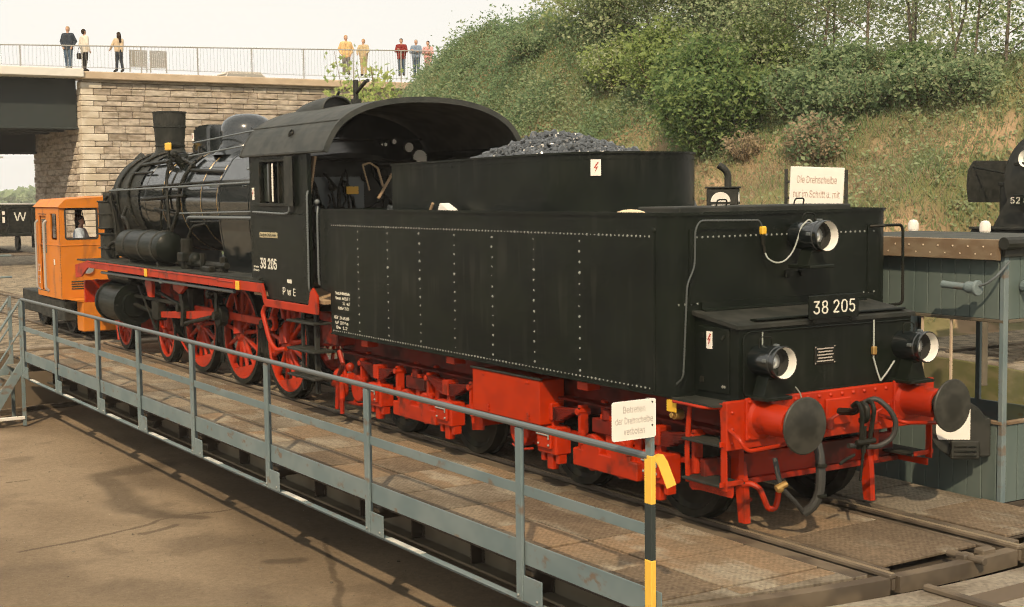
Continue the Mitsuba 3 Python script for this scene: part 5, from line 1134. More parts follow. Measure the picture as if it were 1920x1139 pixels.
for y0, y1 in ((9.18, 9.93), (10.05, 10.78)):
    fk = add('frame', M(box(BX - .92, BX - .86, y0, y0 + .04, 8.10, 9.02), box(BX - .92, BX - .86, y1 - .04, y1, 8.10, 9.02), box(BX - .92, BX - .86, y0 + .04, y1 - .04, 8.98, 9.02), box(BX - .92, BX - .86, y0 + .04, y1 - .04, 8.30, 8.34)), 'm_rail_thin', lp)
    for q in np.arange(y0 + .06, y1 - .05, .085):
        add('slat', rotz(cbox((BX - .89, q, 8.66), (.05, .055, .62), .003), .5, (BX - .89, q, 0)), 'm_rail_thin', fk)
# a pale car on the bridge, only its roof above the kerb
ck = thing('parked_car', 'pale car on the bridge with only its roof above the coping', 'car')
cv = lambda m: move(m, (BX - 3.0, 15.2, 7.07))
add('body', cv(prism(sg.Polygon([(-2.0, .25), (2.0, .25), (2.02, .62), (1.2, .72), (-1.6, .74), (-2.02, .66)]).buffer(.05), 'x', -.78, .78)), 'm_car', ck)
add('roof', cv(prism(sg.Polygon([(-1.15, 1.27), (.45, 1.27), (.40, 1.33), (-1.05, 1.33)]).buffer(.03), 'x', -.62, .62)), 'm_car', ck)
add('pillar', cv(M(*[tube([(x * .98, a, .76), (x * .82, b, 1.28)], .03, 6) for x in (-.75, .75) for a, b in ((-1.5, -1.12), (-.3, -.3), (1.15, .42))])), 'm_car', ck)
add('window', cv(prism([(-1.42, .76), (1.08, .76), (.42, 1.26), (-1.10, 1.26)], 'x', -.66, .66)), 'm_rail_thin', ck)
for x in (-.75, .75):
    for y in (-1.25, 1.3):
        add('wheel', cv(cyl((x - .08, y, .29), (x + .08, y, .29), .29, n=18)), 'm_rubber', ck)
fb_ = thing('far_bridge', 'second pale bridge seen through the opening under the road bridge', 'bridge')
add('beam', box(-114, -110, -60, 15.0, 7.6, 8.75, .05), 'm_bridge_white', fb_)
add('girder', box(-113.5, -110.4, -60, 15.0, 7.0, 7.6, .05), 'm_bridge_dark', fb_)
for y in (14.5,):
    add('pier', box(-113.5, -110.5, 13.5, 15.5, 0, 7.0, .05), 'm_concrete', fb_)

# ================================================================ PEOPLE
def person(at, face_deg, label, top, legs, hair, cloth='jacket', pose='down', long_hair=False, h=1.74, skirt=False, group=None, sleeves=True, bag=None, sitting=False):
    """a figure standing at "at", facing the compass angle; z up, x forwards in its own frame"""
    s = h / 1.74
    k = thing('person', label, 'person', group)
    a = math.radians(face_deg)
    def g(m): v, f = m; return rotz((np.asarray(v) * s, f), a)[0] + np.asarray(at, float), f
    R0 = np.random.default_rng(int(abs(at[1]) * 100))
    lx = R0.uniform(.02, .10)
    if sitting:
        hips = [((0, y * .09, .50), .085, (.40, y * .12, .50), .062) for y in (-1, 1)] + [((.40, y * .12, .50), .06, (.42, y * .12, .08), .042) for y in (-1, 1)]
        dz = -.44
    else:
        hips = [((0, y * .085, .92), .092, (lx * y * .3 + .01, y * .095, .50), .062) for y in (-1, 1)] + [((lx * y * .3 + .01, y * .095, .50), .06, (lx * y - .02, y * .10, .09), .042) for y in (-1, 1)]
        dz = 0.0
    # arms
    arms, hands = [], []
    for y in (-1, 1):
        sh = np.array([0, y * .185, 1.40 + dz])
        if pose == 'down': el, wr = np.array([-.03, y * .25, 1.13 + dz]), np.array([.06, y * .25, .88 + dz])
        elif pose == 'pockets': el, wr = np.array([-.06, y * .30, 1.14 + dz]), np.array([.06, y * .20, .93 + dz])
        elif pose == 'crossed': el, wr = np.array([.06, y * .26, 1.14 + dz]), np.array([.22, -y * .05, 1.18 + dz + .03 * y])
        elif pose == 'lean': el, wr = np.array([.10, y * .27, 1.16 + dz]), np.array([.30, y * .22, 1.02 + dz])
        else: el, wr = np.array([.12, y * .23, 1.15 + dz]), np.array([.24, y * .10, 1.42 + dz])
        arms += [(sh, .058, el, .046), (el, .044, wr, .032)]
        hd = (wr - el) / np.linalg.norm(wr - el); hands.append((wr, hd, y))
    torso = [((0, -.14, 1.38 + dz), .085, (0, .14, 1.38 + dz), .085), ((0, -.12, 1.33 + dz), .11, (0, -.08, .95 + dz), .115), ((0, .12, 1.33 + dz), .11, (0, .08, .95 + dz), .115)]
    neck = [((0, 0, 1.42 + dz), .055, (.015, 0, 1.55 + dz), .050)]
    head = [((.0, 0, 1.645 + dz), (.093, .075, .10), (.03, 0, 1.585 + dz), (.065, .058, .065)), ((.10, 0, 1.60 + dz), .014, (.085, 0, 1.645 + dz), .010), ((-.005, -.075, 1.62 + dz), .018, (-.005, .075, 1.62 + dz), .018)]
    fin = []
    for wr, hd, y in hands:
        sd = np.cross(hd, [1.0, 0, 0.2]); sd /= np.linalg.norm(sd) + 1e-9
        pm = wr + hd * .055
        fin.append((wr, .026, pm + hd * .03, .032))
        for q in range(4):
            b0 = pm + hd * .04 + sd * (.011 * (2 * q - 3)); L = (.062, .075, .07, .055)[q]
            fin.append((b0, .0095, b0 + hd * L * .8 + np.array([.012, 0, 0]), .0075))
        fin.append((wr + hd * .02 + np.array([.02, 0, 0]), .011, wr + hd * .07 + np.array([.045, 0, 0]), .008))
    feet = [] if sitting else [((lx * y - .02, y * .10, .07), .045, (lx * y + .12, y * .12, .04), .036) for y in (-1, 1)]
    add('body', g(chains(torso + neck + head + arms + hips + fin + feet, smooth=4, ref=.035)), 'm_skin', k, smooth=True)
    up = 1.035
    jk = [(p, r * up + .014, q, t * up + .014) for p, r, q, t in torso] + [(p, r + .016, q, t + .016) for p, r, q, t in (arms if sleeves else arms[::2])]
    jk += [((0, -.08, .95 + dz), .125, (0, .08, .95 + dz), .125), ((0, -.09, .84 + dz), .118, (0, .09, .84 + dz), .118)] if cloth == 'jacket' and not sitting else []
    add(cloth, g(chains(jk, smooth=6, ref=.035)), top, k, smooth=True)
    tr = [(p, r + .016, q, t + .022) for p, r, q, t in hips] + [((0, -.06, .94), .12, (0, .06, .94), .12)] * (not sitting)
    if skirt: tr = [((0, -.05, .95), .12, (0, -.12, .55), .14), ((0, .05, .95), .12, (0, .12, .55), .14)]
    add('skirt' if skirt else 'trousers', g(chains(tr, smooth=5, ref=.035)), legs, k, smooth=True)
    hr = [((-.015, 0, 1.672 + dz), (.098, .083, .083), (-.02, 0, 1.668 + dz), (.095, .082, .085)), ((-.04, 0, 1.60 + dz), .075, (-.04, 0, 1.66 + dz), .08)]
    if long_hair: hr += [((-.05, 0, 1.62 + dz), .08, (-.075, 0, 1.34 + dz), .075), ((-.02, -.06, 1.6 + dz), .04, (-.03, -.08, 1.38 + dz), .03), ((-.02, .06, 1.6 + dz), .04, (-.03, .08, 1.38 + dz), .03)]
    add('hair', g(chains(hr, smooth=4, ref=.03)), hair, k, smooth=True)
    if not sitting:
        for f in feet:
            add('shoe', g(chains([(f[0], f[1] + .012, f[2], f[3] + .012)], smooth=3)), 'm_cloth_dark', k, smooth=True)
    return k
GP = 'people watching from the bridge'
px_ = BX - .32
def pz(y): return 8.061 if y < 6.9 else 7.98 + .020 * (y - 6)
person((px_, 6.52, pz(6.5)), -35, 'grey haired person in a dark jacket and jeans, leftmost on the bridge', 'm_cloth_navy', 'm_cloth_jeans', 'm_hair_blond', pose='pockets', group=GP, h=1.72)
person((px_, 7.17, pz(7.1)), 110, 'dark haired person in a long white jacket holding a dark bag, second from left', 'm_cloth_white', 'm_cloth_dark', 'm_hair_dark', pose='down', group=GP, h=1.70)
bg = thing('handbag', 'small dark bag held by the person in the white jacket', 'bag')
add('pouch', M(cbox((px_ + .12, 6.95, 8.60), (.12, .26, .24), .03)), 'm_cloth_dark', bg)
add('strap', tube(bend([(px_ + .12, 6.86, 8.71), (px_ + .12, 6.90, 8.93), (px_ + .12, 7.0, 8.93), (px_ + .12, 7.04, 8.71)], .05), .012, 6), 'm_cloth_dark', bg)
person((px_, 8.58, pz(8.6)), 200, 'person with long dark hair, pale top and dark trousers, third from left', 'm_cloth_cream', 'm_cloth_navy', 'm_hair_dark', cloth='top', pose='lean', long_hair=True, group=GP, h=1.62)
person((px_ - .1, 18.95, pz(19.4)), -20, 'fair person in an ochre jacket and grey trousers on the bridge above the cab', 'm_cloth_yellow', 'm_cloth_grey', 'm_hair_blond', pose='pockets', group=GP, h=1.80)
person((px_ - .1, 19.83, pz(20)), -40, 'person in beige clothes standing right of the ochre jacket', 'm_cloth_beige', 'm_cloth_beige', 'm_hair_blond', pose='lean', group=GP, h=1.66)
person((px_ + .05, 21.70, pz(22)), -30, 'dark haired person in a red jacket and jeans with hands together', 'm_cloth_red', 'm_cloth_jeans', 'm_hair_dark', pose='crossed', group=GP, h=1.72)
person((px_, 22.50, pz(22.5)), -40, 'person in a blue top with folded arms beside the red jacket', 'm_cloth_blue', 'm_cloth_jeans', 'm_hair_grey', cloth='top', pose='crossed', group=GP, h=1.70)
person((px_, 23.13, pz(23)), -45, 'person in a pink top, rightmost on the bridge by the green bank', 'm_cloth_pink', 'm_cloth_pink', 'm_hair_dark', cloth='top', pose='crossed', group=GP, h=1.66)

# ================================================================ ORANGE SHUNTER
sh = thing('diesel_shunter', 'orange diesel shunter with its driver in the cab, in front of the steam locomotive', 'locomotive')
EX = -21.24
Y0, Y1 = -1.30, 1.30
oc = sg.Polygon([(Y0, .82), (Y1, .82), (Y1, 2.70), (Y1 - .16, 2.86), (Y0 + .16, 2.86), (Y0, 2.70)])
wins = [sg.box(-1.19, 2.07, -.52, 2.70).buffer(-.05).buffer(.05), sg.box(.52, 2.07, 1.19, 2.70).buffer(-.05).buffer(.05)]
face_ = oc
for w_ in wins: face_ = face_.difference(w_)
add('cab_front', prism(face_, 'x', EX - .04, EX), 'm_orange', sh)
side = sg.Polygon([(EX - .041, .82), (-23.2, .82), (-23.2, 2.72), (EX - .041, 2.72)]).difference(sg.box(-22.95, .95, -22.35, 2.55).buffer(-.04).buffer(.04)).difference(sg.box(-22.0, 2.05, -21.5, 2.60).buffer(-.04).buffer(.04))
add('cab_side', prism(side, 'y', Y0, Y0 + .03), 'm_orange', sh)
add('cab_side', prism(sg.Polygon([(EX - .041, .82), (-23.2, .82), (-23.2, 2.72), (EX - .041, 2.72)]).difference(sg.box(-22.8, 2.05, -21.5, 2.60)), 'y', Y1 - .03, Y1), 'm_orange', sh)
add('cab_rear', prism(oc.difference(sg.box(-.95, 2.05, .95, 2.65)), 'x', -23.24, -23.2), 'm_orange', sh)
add('roof', M(prism(sg.Polygon([(Y0 - .04, 2.74), (Y0 + .12, 2.90), (0, 2.97), (Y1 - .12, 2.90), (Y1 + .04, 2.74), (Y1 - .02, 2.72), (Y0 + .02, 2.72)]), 'x', -23.3, EX + .05)), 'm_orange', sh)
dk = add('door', M(box(-22.93, -22.37, Y0 + .04, Y0 + .06, .96, 2.54, .006)), 'm_orange', sh)
add('door_window', box(-22.85, -22.45, Y0 + .028, Y0 + .038, 1.75, 2.48, .004), 'm_glass_dark', dk)
add('handrail', M(tube(bend([(-22.28, Y0 - .01, 2.45), (-22.28, Y0 - .07, 2.40), (-22.28, Y0 - .07, 1.0), (-22.28, Y0 - .01, .95)], .04), .028, 8), tube(bend([(-23.0, Y0 - .01, 2.45), (-23.0, Y0 - .07, 2.40), (-23.0, Y0 - .07, 1.0), (-23.0, Y0 - .01, .95)], .04), .022, 8)), 'm_rail_thin', sh)
add('inner_pillar', M(box(-22.6, -22.5, -.62, -.50, .9, 2.7), box(-23.15, -23.1, -.9, -.8, 1.9, 2.7)), 'm_cloth_dark', sh)
add('interior', M(box(-23.1, EX - .1, Y0 + .08, Y1 - .08, .84, .92), box(EX - .5, EX - .1, .2, 1.1, .9, 2.0, .02)), 'm_grey', sh)
add('lettering', M(text('11', .16, (-23.05, Y0 - .004, 1.42), (1, 0, 0), (0, 0, 1), .003, .22), text('11', .16, (-23.05, Y0 - .004, 1.16), (1, 0, 0), (0, 0, 1), .003, .16), cbox((-21.75, Y0 - .004, 1.58), (.08, .006, .12), .001)), 'm_letter', sh)
add('chassis', M(box(-26.0, -21.0, -1.0, 1.0, .30, .80, .02), box(-26.0, -23.3, -.5, .9, .8, 1.2, .02), box(-23.25, -21.3, Y0 + .05, -1.0, .35, .80, .02)), 'm_black_matt', sh)
add('front_skirt', M(box(-21.2, -20.75, -1.02, 1.02, .16, .78, .02), prism([(-1.02, .78), (1.02, .78), (1.25, .83), (-1.25, .83)], 'x', -21.2, -20.75)), 'm_orange', sh)
for y in (-.72, .72):
    add('headlamp', lathe((EX, y * 1.05, 1.45), (1, 0, 0), [(.12, 0), (.12, .06), (.10, .07), (0, .05)], 18), 'm_lens', sh)
for x in (-22.4, -24.9):
    for s in (-1, 1):
        disc_wheel(x, s * .82, s, .45, sh)
for w_ in wins[:1]:
    add('window_seal', prism(w_.buffer(.012).difference(w_.buffer(-.022)), 'x', EX - .035, EX + .010), 'm_rubber', sh)
add('door_seam', M(*[box(-22.99, -22.31, Y0 - .006, Y0 - .001, z_, z_ + .015, .001) for z_ in (.93, 2.58)], box(-21.26, -21.255, Y0 - .006, Y0 - .001, .85, 2.7, .001)), 'm_rubber', sh)
add('vent_grille', M(*[box(EX + .001, EX + .012, -1.1, -.75, 1.02 + .05 * q_, 1.045 + .05 * q_, .002) for q_ in range(4)]), 'm_rubber', sh)
add('panel_bead', M(box(EX + .001, EX + .015, -1.28, 1.28, 1.93, 1.955, .004), box(EX - 1.9, EX, Y0 - .015, Y0 - .001, 1.93, 1.955, .004)), 'm_orange', sh)
add('wiper', M(tube([(EX + .02, -.85, 2.70), (EX + .03, -.78, 2.35)], .01, 6)), 'm_iron', sh)
person((-21.75, -.74, 1.27), 60, 'driver in a pale blue shirt sitting at the window of the orange shunter', 'm_cloth_shirt', 'm_cloth_dark', 'm_hair_dark', cloth='shirt', pose='lean', sitting=True, h=1.72)
add('driver_seat', M(box(-21.98, -21.55, -.97, -.52, 1.58, 1.66, .02), box(-21.80, -21.72, -.78, -.70, .92, 1.58, .01)), 'm_cloth_dark', sh)

# ================================================================ WAGON AND YARD ON THE LEFT
WZ = -.42
wg = thing('goods_wagon', 'dark hopper wagon marked with a white W on the far yard track', 'wagon')
wx = -69.0
add('body', M(prism(sg.Polygon([(6.75, .9), (9.75, .9), (9.75, 2.45), (6.75, 2.45)]), 'x', wx - 9, wx), box(wx - .05, wx + .06, 6.70, 9.80, 2.35, 2.50, .02), *[box(wx, wx + .07, y, y + .12, .9, 2.34, .01) for y in (6.9, 8.2, 9.5)]), 'm_iron', wg)
add('rim', box(wx - 9, wx + .05, 6.70, 9.80, 2.501, 2.58, .02), 'm_rail_thin', wg)
add('end_platform', M(box(wx + .07, wx + .9, 6.9, 9.7, .85, 1.0, .02), box(wx + .1, wx + .3, 9.42, 9.9, .2, 2.3, .02)), 'm_iron', wg)
add('lettering', M(text('W', .46, (wx + .085, 8.88, 1.88), (0, 1, 0), (0, 0, 1), .01, .64), cbox((wx + .09, 8.02, 2.08), (.02, .14, .20), .002), cbox((wx + .09, 8.02, 1.72), (.02, .14, .32), .002)), 'm_white', wg)
for x in (wx - 1.2, wx - 7.5):
    for y in (7.5, 9.0):
        add('wheel', cyl((x, y - .07, .47), (x, y + .07, .47), .47, n=20), 'm_iron', wg)
def track(p0, p1, name='yard_track', n=None):
    p0, p1 = np.array(p0, float), np.array(p1, float); d = p1 - p0; L = np.linalg.norm(d); d /= L; q = np.array([-d[1], d[0]])
    a = math.atan2(d[1], d[0]); c = (p0 + p1) / 2
    k = thing(name, TRK[len([x for x in labels if x.startswith(name) and '__' not in x])], 'track', 'tracks around the turntable')
    for s in (-1, 1):
        o = c + q * s * .755
        add('rail', M(cbox((o[0], o[1], -.028), (L, .065, .05), .012, a), cbox((o[0], o[1], -.085), (L, .03, .06), .004, a)), 'm_rail', k)
    m = [cbox((*(p0 + d * t), -.073), (.24, 2.4, .05), .012, a) for t in np.arange(.4, L, .64)]
    add('sleeper', M(*m), 'm_sleeper', k, kind='stuff')
TRK = ['yard track straight ahead of the orange shunter', 'yard track left of the shunter leading under the bridge', 'yard track under the dark hopper wagon', 'radial track on which the second steam locomotive stands', 'approach track joining the near end of the turntable', 'radial track beyond the operator cabin']
track((TCX - 11.3, 0), (-64, 0)); track((-31, -4.5), (-75, 2.5)); track((-64.5, 8.25), (-90, 8.25))
track((-8.05, 11.2), (-8.05, 26)); track((TCX + 10.82, 0), (7.5, 0)); track((-3.6, 9.6), (1.5, 19.0))
for i, (x, y, h, w_) in enumerate([(-150, 19, 14, .5), (-170, 24.5, 12, .4), (-185, 28, 11, .5), (-160, 26, 9, .4), (-200, 33, 13, .5)]):
    k = thing('signal_mast', ['pale mast, leftmost under the bridge', 'second pale mast from the left under the bridge', 'pale mast in the middle of the gap under the bridge', 'short pale mast near the stone wall edge under the bridge', 'farthest pale mast under the bridge'][i], 'mast', 'masts of the far yard')
    add('pole', cyl((x, y, 0), (x, y, h), w_ / 2, w_ / 3, 8), 'm_rail_thin', k)
    add('arm', box(x - .05, x + .05, y - 2.2, y + 2.2, h * .82, h * .82 + .2), 'm_rail_thin', k)
yr = thing('yard_railing', 'thin grey railing standing in the yard left of the orange shunter', 'railing')
for i, y in enumerate((-.35, -.75, -1.05, -1.4)):
    add('post', box(-34.03, -33.97, y - .03, y + .03, 0, 1.25 if i else 2.9, .005), 'm_grey', yr)
add('top_rail', tube([(-34, .55, 1.25), (-34, -1.5, 1.25)], .03, 8), 'm_grey', yr)
add('mid_rail', tube([(-34, .55, .62), (-34, -1.5, .62)], .03, 8), 'm_grey', yr)
pp_ = thing('arm_post', 'dark post with a short slanting arm behind the cab roof', 'post')
add('pole', cyl((-16.02, 3.0, -.9), (-16.02, 3.0, 5.11), .065, .05, 12), 'm_black_matt', pp_)
add('arm', M(tube([(-16.02, 3.0, 4.85), (-15.6, 3.0, 5.05), (-15.50, 3.0, 5.06)], .035, 8), box(-16.1, -15.94, 2.92, 3.08, 4.55, 4.75, .01)), 'm_black_matt', pp_)

# ================================================================ SECOND STEAM LOCOMOTIVE (front at the right edge)
L2 = thing('second_locomotive', 'black steam locomotive with smoke deflectors and lamps, at the right edge behind the cabin', 'locomotive')
lx, ly = -7.25, 11.5
add('smokebox', lathe((lx, ly + .35, 3.05), (0, 1, 0), [(0, -.25), (.3, -.2), (.6, -.10), (.78, -.02), (.86, .0), (.88, .05), (.88, 2.4), (.82, 2.42), (.82, 9), (0, 9.01)], 44), 'm_black_matt', L2, smooth=35)
add('door_strap', M(*[box(lx - .5, lx + .5, ly + .13, ly + .20, z, z + .06, .01) for z in (2.75, 3.3)], cyl((lx, ly + .02, 3.05), (lx, ly + .2, 3.05), .06, n=14)), 'm_iron', L2)
add('chimney', lathe((lx, ly + 1.3, 3.85), (0, 0, 1), [(.4, 0), (.33, .15), (.30, .5), (.33, .62), (.36, .63), (.36, .72), (.28, .7)], 24), 'm_black_matt', L2)
add('steam_dome', lathe((lx, ly + 4.0, 3.8), (0, 0, 1), [(.42, 0), (.40, .4), (.25, .6), (0, .65)], 24), 'm_black_matt', L2, smooth=40)
for s in (-1, 1):
    xx = lx + s * 1.66
    dfl = sg.Polygon([(ly + .38, 2.66), (ly + 1.55, 2.64), (ly + 1.55, 3.42), (ly + .52, 3.42), (ly + .36, 3.25), (ly + .33, 2.95)]).buffer(-.05).buffer(.05)
    dk = add('smoke_deflector', prism(dfl, 'x', xx - .008, xx + .008), 'm_black_matt', L2)
    add('strut', M(*[tube([(xx, ly + b, 3.3), (lx + s * .8, ly + b, 3.15)], .02, 6) for b in (.5, 1.4)]), 'm_iron', dk)
add('running_board', M(box(lx - 1.5, lx + 1.5, ly + .2, ly + 9, 2.18, 2.22), box(lx - 1.5, lx + 1.5, ly - .75, ly + .2, 1.55, 1.59), prism([(ly - .1, 1.57), (ly + .3, 2.2), (ly + .3, 2.12), (ly - .0, 1.55)], 'x', lx - 1.5, lx + 1.5)), 'm_black_matt', L2)
add('buffer_beam', box(lx - 1.4, lx + 1.4, ly - .78, ly - .70, .80, 1.30, .01), 'm_black_matt', L2)
for s in (-1, 1):
    bk = add('buffer', lathe((lx + s * .885, ly - .78, 1.05), (0, -1, 0), [(.17, 0), (.13, .06), (.12, .36), (.10, .37), (.10, .5), (.24, .52), (.24, .56), (0, .58)], 24), 'm_black_matt', L2)
    add('cylinder', lathe((lx + s * 1.15, ly + .5, 1.0), (0, 1, 0), [(0, -.06), (.36, 0), (.40, .05), (.40, 1.1), (.36, 1.15), (0, 1.2)], 24), 'm_black_matt', L2)
    lmk = add('headlamp', lathe((lx + s * .95, ly - .55, 1.85), (0, -1, 0), [(.14, -.2), (.17, 0), (.17, .04), (.15, .05)], 20), 'm_black_matt', L2)
    add('lens', lathe((lx + s * .95, ly - .55, 1.85), (0, -1, 0), [(.15, .05), (.11, .01), (0, .0)], 18), 'm_white_paint', lmk)
    for q in range(4):
        disc_x = lx + s * .82
        w = add('wheel', lathe((disc_x, ly + 1.6 + (0 if q == 0 else 1.0 + 1.55 * (q - 1) + .7), .43 if q == 0 else .70), (s, 0, 0), [(0, .03), (.12, .02), (.15, -.04), ((.43 if q == 0 else .7) - .1, -.03), ((.43 if q == 0 else .7), .01), ((.43 if q == 0 else .7), -.12)], 28), 'm_iron', L2)
add('frame', box(lx - .6, lx + .6, ly - .7, ly + 9, .7, 1.9, .02), 'm_black_matt', L2)
tlk = add('top_lamp', lathe((lx - .23, ly + .16, 3.42), (0, -1, 0), [(.12, -.3), (.15, -.1), (.165, 0), (.165, .05), (.15, .06)], 22), 'm_black_matt', L2)
add('rim', lathe((lx - .23, ly + .16, 3.42), (0, -1, 0), [(.15, .06), (.10, .0)], 22), 'm_white_paint', tlk)
add('lens', lathe((lx - .23, ly + .16, 3.42), (0, -1, 0), [(.10, .0), (.05, .02), (0, .03)], 18), 'm_lens', tlk)
add('saddle', prism([(lx - 1.35, 1.6), (lx + 1.35, 1.6), (lx + 1.0, 2.3), (lx + .72, 2.75), (lx - .72, 2.75), (lx - 1.0, 2.3)], 'y', ly + .30, ly + 2.0), 'm_black_matt', L2)
add('air_pump', M(cyl((lx - 1.05, ly + .75, 2.2), (lx - 1.05, ly + .75, 2.95), .17, n=16), cyl((lx - 1.05, ly + .75, 2.95), (lx - 1.05, ly + .75, 3.02), .2, n=16)), 'm_black_matt', L2)
nk = add('number_plate', box(lx - .42, lx + .42, ly + .05, ly + .07, 2.60, 2.80, .004), 'm_black', L2)
add('number', text('52 8', .11, (lx - .30, ly + .047, 2.70), (1, 0, 0), (0, 0, 1), .004, .36), 'm_letter', nk)
add('logo', prism([(-.09 + lx - .05, 2.98), (lx - .02, 2.86), (lx + .03, 2.86), (lx + .10, 2.98), (lx + .06, 2.98), (lx + .005, 2.89), (lx - .05 - .045, 2.98)], 'y', ly + .0, ly + .05), 'm_letter', L2)
# ================================================================ HILL AND VEGETATION
def hill_h(x, y):
    x, y = np.asarray(x, float), np.asarray(y, float)
    yt = np.interp(x, [-60, -49, -45, -41, -38, -33, -10], [19.5, 17.2, 14.0, 11.2, 9.9, 9.5, 9.6])
    H = np.interp(x, [-60, -49, -45, -41, -36, -32, -29, -26.5, -23, -16, -10], [7.9, 7.9, 7.8, 8.3, 9.0, 8.9, 8.4, 7.4, 6.6, 6.2, 6.1])
    wdt = np.interp(x, [-60, -49, -40, -30], [6.0, 6.0, 8.0, 8.6])
    t = np.clip((y - yt) / wdt, 0, 1.4)
    s = np.where(t < .12, t * t / .24, t - .06) / .94
    s = np.where(s > .9, .9 + .1 * np.tanh((s - .9) / .1), s)
    s = s * np.clip(1 - .045 * np.clip(y - yt - wdt * 1.0, 0, 99), .1, 1)
    n = meshkit.fbm(np.stack([x * .33, y * .33, x * 0], -1), 4, 9) - .5
    n2 = meshkit.fbm(np.stack([x * 1.1, y * 1.1, x * 0 + 3], -1), 3, 2) - .5
    side = np.clip((-10.6 - x) / 1.8, 0, 1); side = side * side * (3 - 2 * side)
    return (H * s + (1.2 * n + .55 * n2) * np.clip(t * 4, 0, 1)) * side - .12
gx, gy = np.arange(-60, -9.5, .4), np.arange(9.0, 60, .4)
X, Y = np.meshgrid(gx, gy, indexing='ij'); Z = hill_h(X, Y)
a_, b_ = X.shape
i, j = np.meshgrid(np.arange(a_ - 1), np.arange(b_ - 1), indexing='ij')
q = np.stack([i * b_ + j, (i + 1) * b_ + j, (i + 1) * b_ + j + 1, i * b_ + j + 1], -1).reshape(-1, 4)
c_ = np.stack([X, Y, Z], -1).reshape(-1, 3)
ctr = c_[q].mean(1)
q = q[~((ctr[:, 0] < BX - .1) & (ctr[:, 1] < 26) )]
struct('hillside', (c_, np.vstack([q[:, :3], q[:, [0, 2, 3]]])), 'm_soil', smooth=True)

VR = np.random.default_rng(77)


def leaves(P, size, up=.3, aspect=.6, R=VR):
    """one small folded leaf (two triangles) at each point"""
    n = len(P); size = np.broadcast_to(size, (n,))[:, None] * np.clip(np.exp(R.normal(size=(n, 1)) * .34), .4, 1.7)
    d = R.normal(size=(n, 3)); d[:, 2] = d[:, 2] * .6 - .15; d /= np.linalg.norm(d, axis=1, keepdims=True)
    nrm = R.normal(size=(n, 3)) + np.array([.25, -.2, up * 2]); s = np.cross(d, nrm); s /= np.linalg.norm(s, axis=1, keepdims=True) + 1e-9
    fold = np.cross(s, d) * size * .12
    v = np.stack([P - d * size * .5, P + s * size * aspect * .5 + fold, P + d * size * .5, P - s * size * aspect * .5 + fold], 1).reshape(-1, 3)
    k = np.arange(n) * 4
    return v, np.vstack([np.stack([k, k + 1, k + 2], 1), np.stack([k, k + 2, k + 3], 1)])


def blades(P, h, w, R=VR, lean=.5):
    n = len(P); h = np.broadcast_to(h, (n,))[:, None] * (R.random((n, 1)) * .8 + .5)
    a = R.random(n) * 2 * np.pi; s = np.stack([np.cos(a), np.sin(a), 0 * a], 1) * w
    tip = P + np.stack([R.normal(size=n) * lean, R.normal(size=n) * lean, np.ones(n)], 1) * h
    v = np.stack([P - s, P + s, tip], 1).reshape(-1, 3); k = np.arange(n) * 3
    return v, np.stack([k, k + 1, k + 2], 1)


def slope_points(n, x0, x1, y0, y1, fn=None):
    x, y = VR.uniform(x0, x1, n), VR.uniform(y0, y1, n)
    ok = (x > BX + .3)
    if fn is not None: ok &= VR.random(n) < fn(x, y)
    x, y = x[ok], y[ok]
    return np.stack([x, y, hill_h(x, y)], 1)


def nf(x, y, s, seed): return meshkit.fbm(np.stack([x * s, y * s, x * 0], -1), 3, seed)
def bare(x, y):   # how bare the foot of the bank is
    yt = np.interp(x, [-49, -45, -41, -38, -33, -10], [17.2, 14.0, 11.2, 9.9, 9.5, 9.6])
    return np.clip(1.45 - (y - yt) / 3.4 + 1.2 * (nf(x, y, .45, 21) - .5) + 1.3 * np.exp(-((x + 22.6) / 2.2) ** 2 - ((y - 14.8) / 1.3) ** 2) + 1.2 * np.exp(-((x + 17.3) / 3.0) ** 2 - ((y - 14.2) / 1.2) ** 2), 0, 1) * np.clip((x + 36) / 6, 0, 1)
P = slope_points(300000, -48, -11, 9.5, 22, lambda x, y: np.clip((1 - .95 * bare(x, y)) * (nf(x, y, .8, 3) * 2.2 - .35), 0, 1) * np.clip((-20 - x) / 6 + .35, 0, 1))
P1 = P + np.abs(VR.normal(size=P.shape)) * np.array([0, 0, .16]) * (1 + 3.2 * np.clip(nf(P[:, 0], P[:, 1], 1.3, 31) - .45, 0, 1) * 2)[:, None]
add('low_scrub', leaves(P1, .105, .4), 'm_scrub', smooth=False, label='dense low green scrub covering the bank', cat='scrub', kind='stuff')
P = slope_points(170000, -48, -11, 9.5, 22, lambda x, y: np.clip((1 - .95 * bare(x, y)) * (nf(x, y, .6, 5) * 2.4 - .6), 0, 1))
add('light_scrub', leaves(P + np.abs(VR.normal(size=P.shape)) * np.array([0, 0, .20]) * (1 + 3.0 * np.clip(nf(P[:, 0], P[:, 1], 1.1, 37) - .45, 0, 1) * 2)[:, None], .095, .4), 'm_scrub2', smooth=False, label='paler yellow green scrub mixed over the bank', cat='scrub', kind='stuff')
P = slope_points(160000, -46, -11, 9.5, 21, lambda x, y: np.clip((.55 + .35 * bare(x, y)) * (nf(x, y, .7, 8) * 2.4 - .7), 0, 1))
add('dry_grass', blades(P, .22, .012), 'm_scrub_dry', smooth=False, label='dry tan grass and dead stalks on the bank', cat='grass', kind='stuff')
P = slope_points(280000, -46, -11, 9.5, 21, lambda x, y: np.clip((1 - .82 * bare(x, y)) * (nf(x, y, .5, 12) * 2.2 - .45), 0, 1))
add('bank_grass', blades(P, .22, .013), 'm_grass', smooth=False, label='green grass growing on the bank', cat='grass', kind='stuff')
